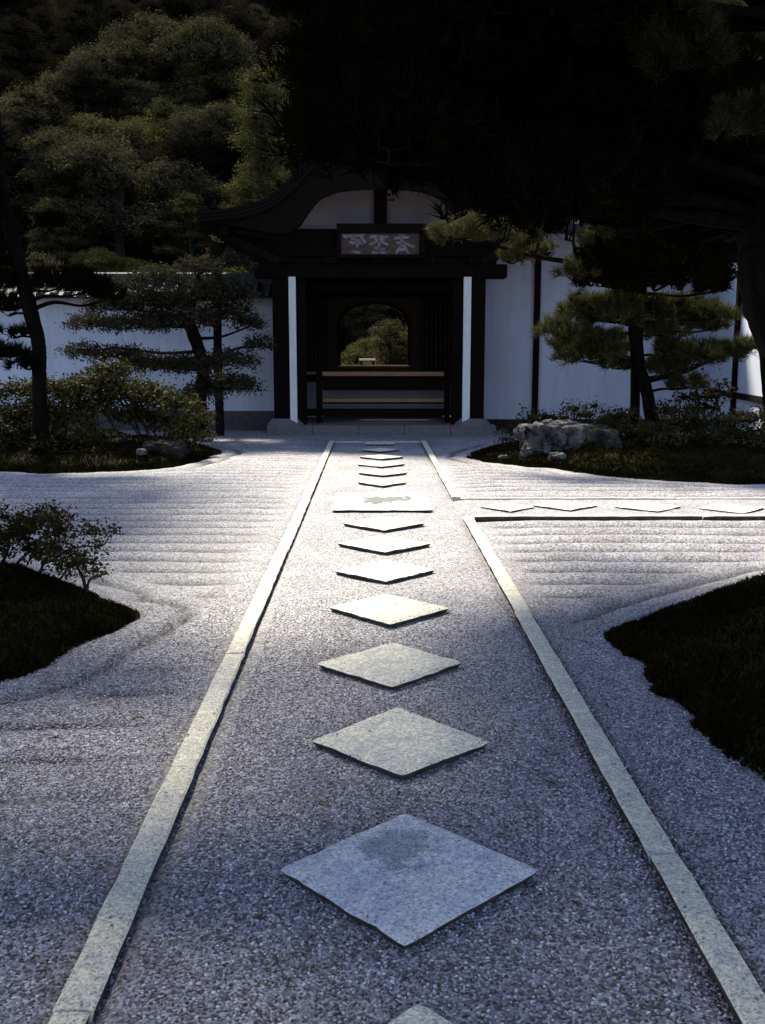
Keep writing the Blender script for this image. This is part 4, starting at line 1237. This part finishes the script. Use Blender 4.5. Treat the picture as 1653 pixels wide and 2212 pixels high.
# big overhanging pine, trunk on the near right mound
TB = Vector((3.85, 6.5, .15))
def tp(x, y, dx=.285, Y=6.5): p = at(x, y, Y); return Vector((p.x + dx, Y, p.z))
tr = [TB + Vector((.1, 0, -.3)), Vector((3.75, 6.5, .5)), Vector((3.45, 6.5, 1.1)), tp(1668, 755), tp(1618, 690), tp(1590, 610), tp(1586, 530), tp(1592, 450), Vector((2.8, 6.6, 3.6)), Vector((2.75, 6.7, 4.6)), Vector((2.5, 6.5, 5.8)), Vector((2.2, 6.0, 6.8))]
random.seed(31)
op = []
def fill(x0, x1, y0, y1, z0, z1, n, r0, r1, ok=lambda p: True):
    k = 0
    while k < n:
        p = Vector((random.uniform(x0, x1), random.uniform(y0, y1), random.uniform(z0, z1)))
        if not ok(p): continue
        r = random.uniform(r0, r1); op.append((tuple(p), r, r * random.uniform(.8, 1.1), r * random.uniform(.32, .5))); k += 1
def scr(p):
    d = p - cam.location; zc = d.dot(FW); return 826.5 + 2150 * d.dot(RT) / zc, 1106 - 2150 * d.dot(UP) / zc
def left_edge(y):           # outline of the dark mass in the photograph
    return float(np.interp(y, [-400, 0, 150, 300, 360, 420], [620, 690, 720, 715, 735, 900]))
def low_edge(x):
    return float(np.interp(x, [640, 720, 800, 900, 1000, 1080, 1125, 1170, 1250, 1350, 1500, 1570, 1653], [345, 400, 412, 405, 400, 385, 345, 430, 490, 520, 570, 500, 330]))
def mass_ok(p):
    x, y = scr(p)
    if y < -500 or x > 1760: return False
    if x < left_edge(y) + 25 or y > low_edge(x) - 25: return False
    if x > 1400 and (y < 190 or 190 < y < 320 and x > 1520): return False
    return True
fill(-.8, 3.6, 5.4, 8.4, 2.4, 5.0, 175, .30, .52, mass_ok)
n_vis = len(op)
over = []
def shade(n):
    """unseen crown pads added to shade the ground: dense over the foreground, thinning out along the path"""
    while n > 0:
        x, y = random.uniform(-4.2, 5.6), random.uniform(-5.5, 9.0)
        lim = float(np.interp(x, [-4, -1.5, .5, 2.5, 5], [6.0, 5.4, 5.8, 6.9, 7.4]))
        if random.random() > np.clip((lim + 1.6 - y) / 4.6, 0, 1) ** 1.25: continue
        z = random.uniform(5.0, 7.6)
        p = Vector((x - z * sv.x / -sv.z * -1, y + z * sv.y / sv.z, z))
        p = Vector((x + z * sv.x / sv.z, y + z * sv.y / sv.z, z))
        if p.z - .5 < 1.6 + .36 * p.y:
            z = (2.2 + .36 * y) / (1 - .36 * sv.y / sv.z); p = Vector((x + z * sv.x / sv.z, y + z * sv.y / sv.z, z))
        r = random.uniform(.5, .85); over.append((tuple(p), r, r * random.uniform(.8, 1.1), r * random.uniform(.3, .45))); n -= 1
shade(250)  # unseen pads, placed by the shade wanted on the ground
limbs = [([Vector((2.8, 6.6, 3.6)), Vector((2.2, 6.9, 4.1)), Vector((1.4, 7.2, 4.3)), Vector((.5, 7.5, 4.4)), Vector((-.2, 7.7, 4.5))], [.14, .11, .09, .06, .03]),
         ([Vector((2.75, 6.7, 4.6)), Vector((1.4, 6.4, 5.6)), Vector((0, 6.2, 6.0)), Vector((-1.6, 6.0, 6.4)), Vector((-3.6, 5.8, 6.8))], [.14, .12, .09, .07, .03]),
         ([Vector((2.5, 6.5, 5.8)), Vector((2.0, 5.0, 6.2)), Vector((1.4, 3.4, 6.4)), Vector((.8, 1.6, 6.5))], [.13, .11, .08, .03]),
         ([Vector((1.4, 6.4, 5.6)), Vector((.2, 4.8, 6.0)), Vector((-1.2, 3.6, 6.3)), Vector((-2.6, 2.6, 6.5))], [.10, .08, .06, .03]),
         ([Vector((2.75, 6.7, 4.6)), Vector((3.2, 5.6, 5.2)), Vector((3.6, 4.4, 5.6)), Vector((3.8, 2.6, 5.9))], [.12, .10, .07, .03])]
V1, F1 = pads_needles(over, 170, .17, .034, 9, TB)
C1, D1 = crown_core(over, .72); C1 = C1 - np.array(TB)
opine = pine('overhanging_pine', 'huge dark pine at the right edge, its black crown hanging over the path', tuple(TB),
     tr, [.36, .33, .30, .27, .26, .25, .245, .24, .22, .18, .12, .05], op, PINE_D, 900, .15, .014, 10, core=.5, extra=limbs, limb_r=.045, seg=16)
sp_ = px_lumps([(1420, 40, 60, 40), (1480, 90, 56, 34), (1400, 90, 40, 26), (1520, 130, 60, 30), (1450, 140, 50, 22), (1470, 30, 60, 30), (1430, 110, 50, 26), (1500, 60, 50, 30),
                 (1590, 260, 46, 34), (1640, 230, 36, 30), (1560, 285, 34, 20), (1620, 280, 40, 24)], 5.3, .15)
V2, F2 = pads_needles(sp_, 3200, .085, .006, 10, TB)
link('lit_tone_spray', npmesh('lit_tone_spray', V2, F2), PINE_S, opine)  # paler needle colour gives these sprays their lit look
link('unseen_shade_crown', npmesh('unseen_shade_crown', np.concatenate([V1, C1]), np.concatenate([F1, D1 + len(V1)])), PINE_D, opine)
mb = MB(); lp_ = [q for l_ in limbs[1:] for q in crom(l_[0], 6)]
for (c, rx, ry, rz) in over:
    c = Vector(c); best = min(lp_, key=lambda p: (p - c).length); limb(mb, best, c, .03, .012, 0, .06, 6, 5)
mb.build('unseen_shade_limbs', BARK, opine)

# leaning trunk on the left island
Y = 14.6
lp = px_lumps([(20, 670, 30, 24), (30, 720, 26, 20), (20, 770, 46, 22), (55, 790, 30, 12), (-60, 640, 60, 40), (-40, 560, 70, 40), (10, 610, 40, 20), (130, 610, 60, 22), (190, 620, 50, 20), (230, 640, 34, 14), (-50, 330, 60, 60), (-40, 450, 50, 40), (100, 480, 40, 12)], Y, .4)
random.seed(44)
for k_ in range(80):  # unseen high pads added to part-shade the left gravel
    sx_, sy_ = random.uniform(-7.5, -1.9), random.uniform(6.0, 13.0)
    z_ = random.uniform(7.6, 9.4); r_ = random.uniform(.4, .7)
    lp.append(((sx_ + z_ * sv.x / sv.z, sy_ + z_ * sv.y / sv.z, z_), r_, r_ * .9, r_ * .35))
lpine = pine('leaning_pine', 'black bent pine trunk leaning at the left edge, in front of the wall', tuple(at(88, 960, Y)),
     [at(90, 985, Y), at(86, 880, Y), at(85, 800, Y), at(84, 745, Y), at(68, 680, Y), at(48, 600, Y), at(28, 520, Y), at(10, 440, Y), at(-2, 340, Y), at(-12, 230, Y), at(-25, 100, Y), at(-10, -120, Y), at(40, -300, Y)], [.14, .105, .10, .10, .11, .105, .10, .085, .075, .07, .07, .06, .04], lp, PINE_D, 560, .16, .014, 11, core=.5, limb_r=.04)

# ------------------------------------------------------------------ gnarled shrub on the near left mound
random.seed(14)
Y = 6.25
sp = px_lumps([(95, 1125, 56, 30), (60, 1150, 50, 30), (130, 1150, 30, 30), (20, 1160, 40, 30), (10, 1120, 30, 20), (205, 1148, 30, 14), (240, 1150, 20, 10), (215, 1180, 20, 10), (120, 1190, 50, 26), (60, 1190, 40, 22), (150, 1225, 36, 26), (180, 1215, 30, 22), (205, 1235, 24, 14), (-30, 1170, 50, 40)], Y, .18)
shr = thing('gnarled_shrub', 'dark gnarled shrub with bare crooked stems on the near left mound', 'shrub', (at(60, 1265, Y).x, Y, .14))
V, Fq = pads_leaves([(c, a_ * 1.08, b_ * 1.0, d_ * 1.02) for c, a_, b_, d_ in sp], 6000, .028, OFF[shr.name], 14, .026, -.4)
Vc, Fc = crown_core(sp, .4); link('crown', join_tri_quad(V, Fq, Vc - np.array(OFF[shr.name]), Fc), SHRL, shr)
mb = MB()
for q, r0 in (([(28, 1275), (22, 1245), (5, 1225), (20, 1180)], .017), ([(36, 1270), (38, 1235), (34, 1222), (60, 1195), (90, 1170)], .013), ([(34, 1222), (10, 1228), (-10, 1210)], .008),
              ([(62, 1262), (85, 1240), (95, 1218), (115, 1210), (140, 1190)], .013), ([(98, 1295), (112, 1270), (135, 1245), (155, 1215)], .010), ([(188, 1285), (183, 1262), (176, 1240), (160, 1215)], .014), ([(188, 1275), (196, 1250), (230, 1240)], .010), ([(140, 1190), (180, 1180), (220, 1180), (235, 1160)], .007), ([(98, 1200), (120, 1160), (110, 1130)], .010)):
    pts = crom([at(x, y, Y + random.uniform(-.05, .05)) for x, y in q], 4); mb.tube(pts, list(np.linspace(r0, r0 * .55, len(pts))), 7, .12)
mb.build('stems', BARK2, shr, True)

# ------------------------------------------------------------------ right island shrubs and rocks
random.seed(15)
Y = 15.6
def rb(label, pts, Yc, mat=AZAL, px0=None, dens=900, size=.055, stems=6):
    L = px_lumps(pts, Yc); xm = sum(c[0][0] for c in L) / len(L)
    return bush(label, (xm, Yc, .18), L, mat, dens, size, stems, name='low_bush')
rb('small olive bush left of the big rock, beside the gate pillar', [(1120, 925, 26, 16), (1150, 905, 26, 18), (1090, 950, 14, 12), (1100, 935, 20, 14), (1180, 905, 20, 14)], 16.4, AZAL)
rb('sparse upright bush growing behind the big rock', [(1240, 885, 30, 16), (1265, 900, 34, 18), (1285, 880, 18, 12), (1220, 905, 22, 12), (1190, 900, 18, 9)], 16.6, AZAL, dens=600)
rb('dark rounded bush right of the rock, left of the two trunks', [(1320, 905, 36, 22), (1335, 930, 40, 26), (1300, 935, 36, 22), (1350, 900, 24, 16)], 15.2, AZAL, dens=1200)
rb('dark low bush at the foot of the two trunks', [(1390, 935, 40, 26), (1430, 945, 46, 28), (1360, 960, 50, 24), (1450, 915, 30, 20)], 14.7, AZAL, dens=1200)
rb('olive bush right of the two trunks', [(1450, 890, 34, 20), (1490, 905, 40, 22), (1470, 930, 46, 22), (1420, 890, 20, 12), (1530, 920, 36, 20)], 15.4)
rb('wide olive bush at the right edge below the timber posts', [(1570, 915, 40, 24), (1620, 910, 44, 26), (1660, 905, 40, 28), (1600, 945, 56, 24), (1540, 945, 40, 20), (1650, 950, 46, 24)], 14.6)
rb('black little conifer-like shrub standing against the white side wall', [(1500, 825, 28, 16), (1480, 860, 28, 14), (1530, 860, 36, 14), (1560, 830, 16, 8), (1575, 850, 12, 8), (1510, 885, 40, 14), (1545, 845, 20, 10)], 16.3, DKSH, dens=700, size=.07)


def rock(label, c, r, seed, mat=ROCKM, name='garden_rock', sub=5):
    bm = bmesh.new(); bmesh.ops.create_icosphere(bm, subdivisions=sub, radius=1)
    for v in bm.verts:
        p = v.co.copy(); q = Vector((p.x * 1.1, p.y * 1.1, p.z * .8))
        # blocky: flatten towards facets
        m = max(abs(p.x), abs(p.y), abs(p.z)); p = p.lerp(p / m * .80, .55)
        n = mnoise.fractal(q * 1.7 + Vector((seed, 0, 0)), 1.0, 2.0, 5) * .22
        cr = abs(mnoise.noise(Vector((q.x * 2.6 + seed, q.y * 2.6, q.z * .7))))
        n -= max(0, .12 - cr) * 2.6
        n += (mnoise.noise(Vector((q.x * 6, q.y * 6, q.z * 2.5 + seed))) + mnoise.noise(q * 13) * .6) * .06
        v.co = Vector((p.x * r[0], p.y * r[1], p.z * r[2])) * (1 + n)
    me = bpy.data.meshes.new(name); bm.to_mesh(me); bm.free()
    o = link(name, me, mat, smooth=False); o.location = c; tag(o, label, 'rock'); return o


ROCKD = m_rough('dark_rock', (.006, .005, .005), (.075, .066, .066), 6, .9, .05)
a = at(1200, 955, 14.7)
rock('large fissured grey boulder with pale lichen on the far right island', (a.x - .02, 14.8, .27), (.60, .44, .36), 3.3)
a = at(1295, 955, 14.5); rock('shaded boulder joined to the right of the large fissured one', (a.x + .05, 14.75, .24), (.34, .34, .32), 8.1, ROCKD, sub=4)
a = at(1205, 1000, 14.1); rock('small pale stone at the front foot of the large boulder', (a.x, 14.15, .09), (.15, .12, .12), 5.5, sub=3)
a = at(1090, 995, 14.6); rock('low pale stone in the moss left of the large boulder', (a.x, 14.7, .05), (.10, .08, .06), 6.5, sub=3)
a = at(350, 990, 14.6); rock('dark flat rock at the right end of the far left island', (a.x, 14.75, .16), (.36, .28, .17), 4.4, m_rough('dark_rock', (.008, .007, .006), (.05, .043, .042), 6, .8, .04), sub=4)
a = at(308, 980, 14.3); rock('small white stone on the moss of the far left island', (a.x, 14.25, .20), (.085, .07, .055), 9.4, sub=3)

# ------------------------------------------------------------------ litter on the gravel
a = gnd(700, 1745); b = gnd(682, 1728); pts = crom([(b.x - .01, b.y, .012), ((a.x + b.x) / 2, (a.y + b.y) / 2, .018), (a.x + .03, a.y - .01, .011)], 4)
tag(MB().tube(pts, lerp_list([.003, .0035, .002], len(pts)), 6).build('twig', m_rough('dry_twig', (.16, .12, .06), (.3, .24, .13), 20)), 'small curved dry twig on the gravel behind the largest diamond stone', 'twig')
LEAFB = m_rough('dry_leaf', (.05, .03, .018), (.12, .075, .04), 20)
leaf_me = None
random.seed(99)
for (x, y) in [(520, 1282), (700, 1895), (862, 1720), (1190, 1700), (300, 1560), (120, 1600), (980, 1690), (1480, 1130), (1250, 1175), (420, 1640), (1240, 1960), (560, 1995), (1310, 1530), (90, 1850)]:
    p = gnd(x, y)
    if leaf_me is None:
        vs = []; fs = []
        for i in range(7):
            t = i / 6; w = math.sin(math.pi * t) * .0075; z = .009 + math.sin(t * 3.1) * .006
            vs += [(-.02 + .04 * t, -w, z), (-.02 + .04 * t, 0, z - .003), (-.02 + .04 * t, w, z)]
        for i in range(6):
            for k in range(2): fs.append((i * 3 + k, i * 3 + k + 1, i * 3 + 4 + k, i * 3 + 3 + k))
        o = MB().add(vs, fs).build('fallen_leaf', LEAFB); leaf_me = o.data
    else: o = link('fallen_leaf', leaf_me, None)
    o.location = (p.x, p.y, .004); o.rotation_euler = (0, 0, random.uniform(0, 6.28)); s = random.uniform(.7, 1.4); o.scale = (s, s, s)
    tag(o, 'tiny dry brown leaf lying on the grey gravel', 'leaf', 'fallen leaves on the gravel')

n_ = 1100
P = np.column_stack([RNG.uniform(-2.6, 2.6, n_), 1.6 + 7 * RNG.random(n_) ** 1.4, np.zeros(n_)])
P = P[poly_sd(ISL['near_right'], P[:, 0], P[:, 1]) > .02]; P = P[poly_sd(ISL['near_left'], P[:, 0], P[:, 1]) > .02]
zz_ = np.where((P[:, 0] > KL) & (P[:, 0] < KR), pz(P[:, 0], P[:, 1]), court_z(P[:, 0], P[:, 1])) + .010
P[:, 2] = zz_; n_ = len(P)
a_ = RNG.uniform(0, 6.28, n_); d_ = np.column_stack([np.cos(a_), np.sin(a_), RNG.normal(0, .12, n_)]); w_ = np.column_stack([-np.sin(a_), np.cos(a_), np.zeros(n_)]) * .0012
L_ = RNG.uniform(.02, .06, (n_, 1))
V = np.stack([P - w_, P + w_, P + d_ * L_ + w_, P + d_ * L_ - w_], 1).reshape(-1, 3)
tag(link('needle_litter', npmesh('needle_litter', V, np.arange(n_ * 4).reshape(-1, 4)), m_rough('dry_needle', (.03, .018, .01), (.12, .07, .035), 9)), 'dry pine needles scattered over the gravel', 'needles', kind='stuff')

# gravel kicked onto the rims of the nearest stones and kerbs
random.seed(123)
bm = bmesh.new(); bmesh.ops.create_icosphere(bm, subdivisions=1, radius=1); bv = [v.co.copy() for v in bm.verts]; bf = [tuple(v.index for v in f.verts) for f in bm.faces]; bm.free()
mb = MB()
def chip(x, y, z):
    r = random.uniform(.0028, .0058); e = Matrix.Rotation(random.uniform(0, 6.28), 3, 'Z')
    sc = Vector((random.uniform(.8, 1.3), random.uniform(.7, 1.1), random.uniform(.5, .8)))
    mb.add([e @ Vector((v.x * sc.x, v.y * sc.y, v.z * sc.z)) * r + Vector((x, y, z + r * .45)) for v in bv], bf)
for (cx, cy_, h_) in SLABS[:6]:
    for k in range(34):
        u = random.choice([-1, 1]) * (1 - abs(random.gauss(0, .10))); v = random.uniform(-.97, .97)
        if random.random() < .5: u, v = v, u
        if random.random() < .22: u, v = random.uniform(-.9, .9), random.uniform(-.9, .9)
        u = max(-.97, min(.97, u)); v = max(-.97, min(.97, v))
        chip(cx + (u - v) * h_ * .7071, cy_ + (u + v) * h_ * .7071, .031)
for k in range(150):
    chip(random.choice([KL, KR]) + random.uniform(-.042, .042), 1.8 + 6 * random.random() ** 1.5, .029)
tag(mb.build('spilled_gravel', m_rough('spilled_gravel', (.10, .085, .09), (.45, .41, .44), 60)), 'loose gravel grains kicked onto the stepping stones and kerbs', 'gravel', kind='stuff')
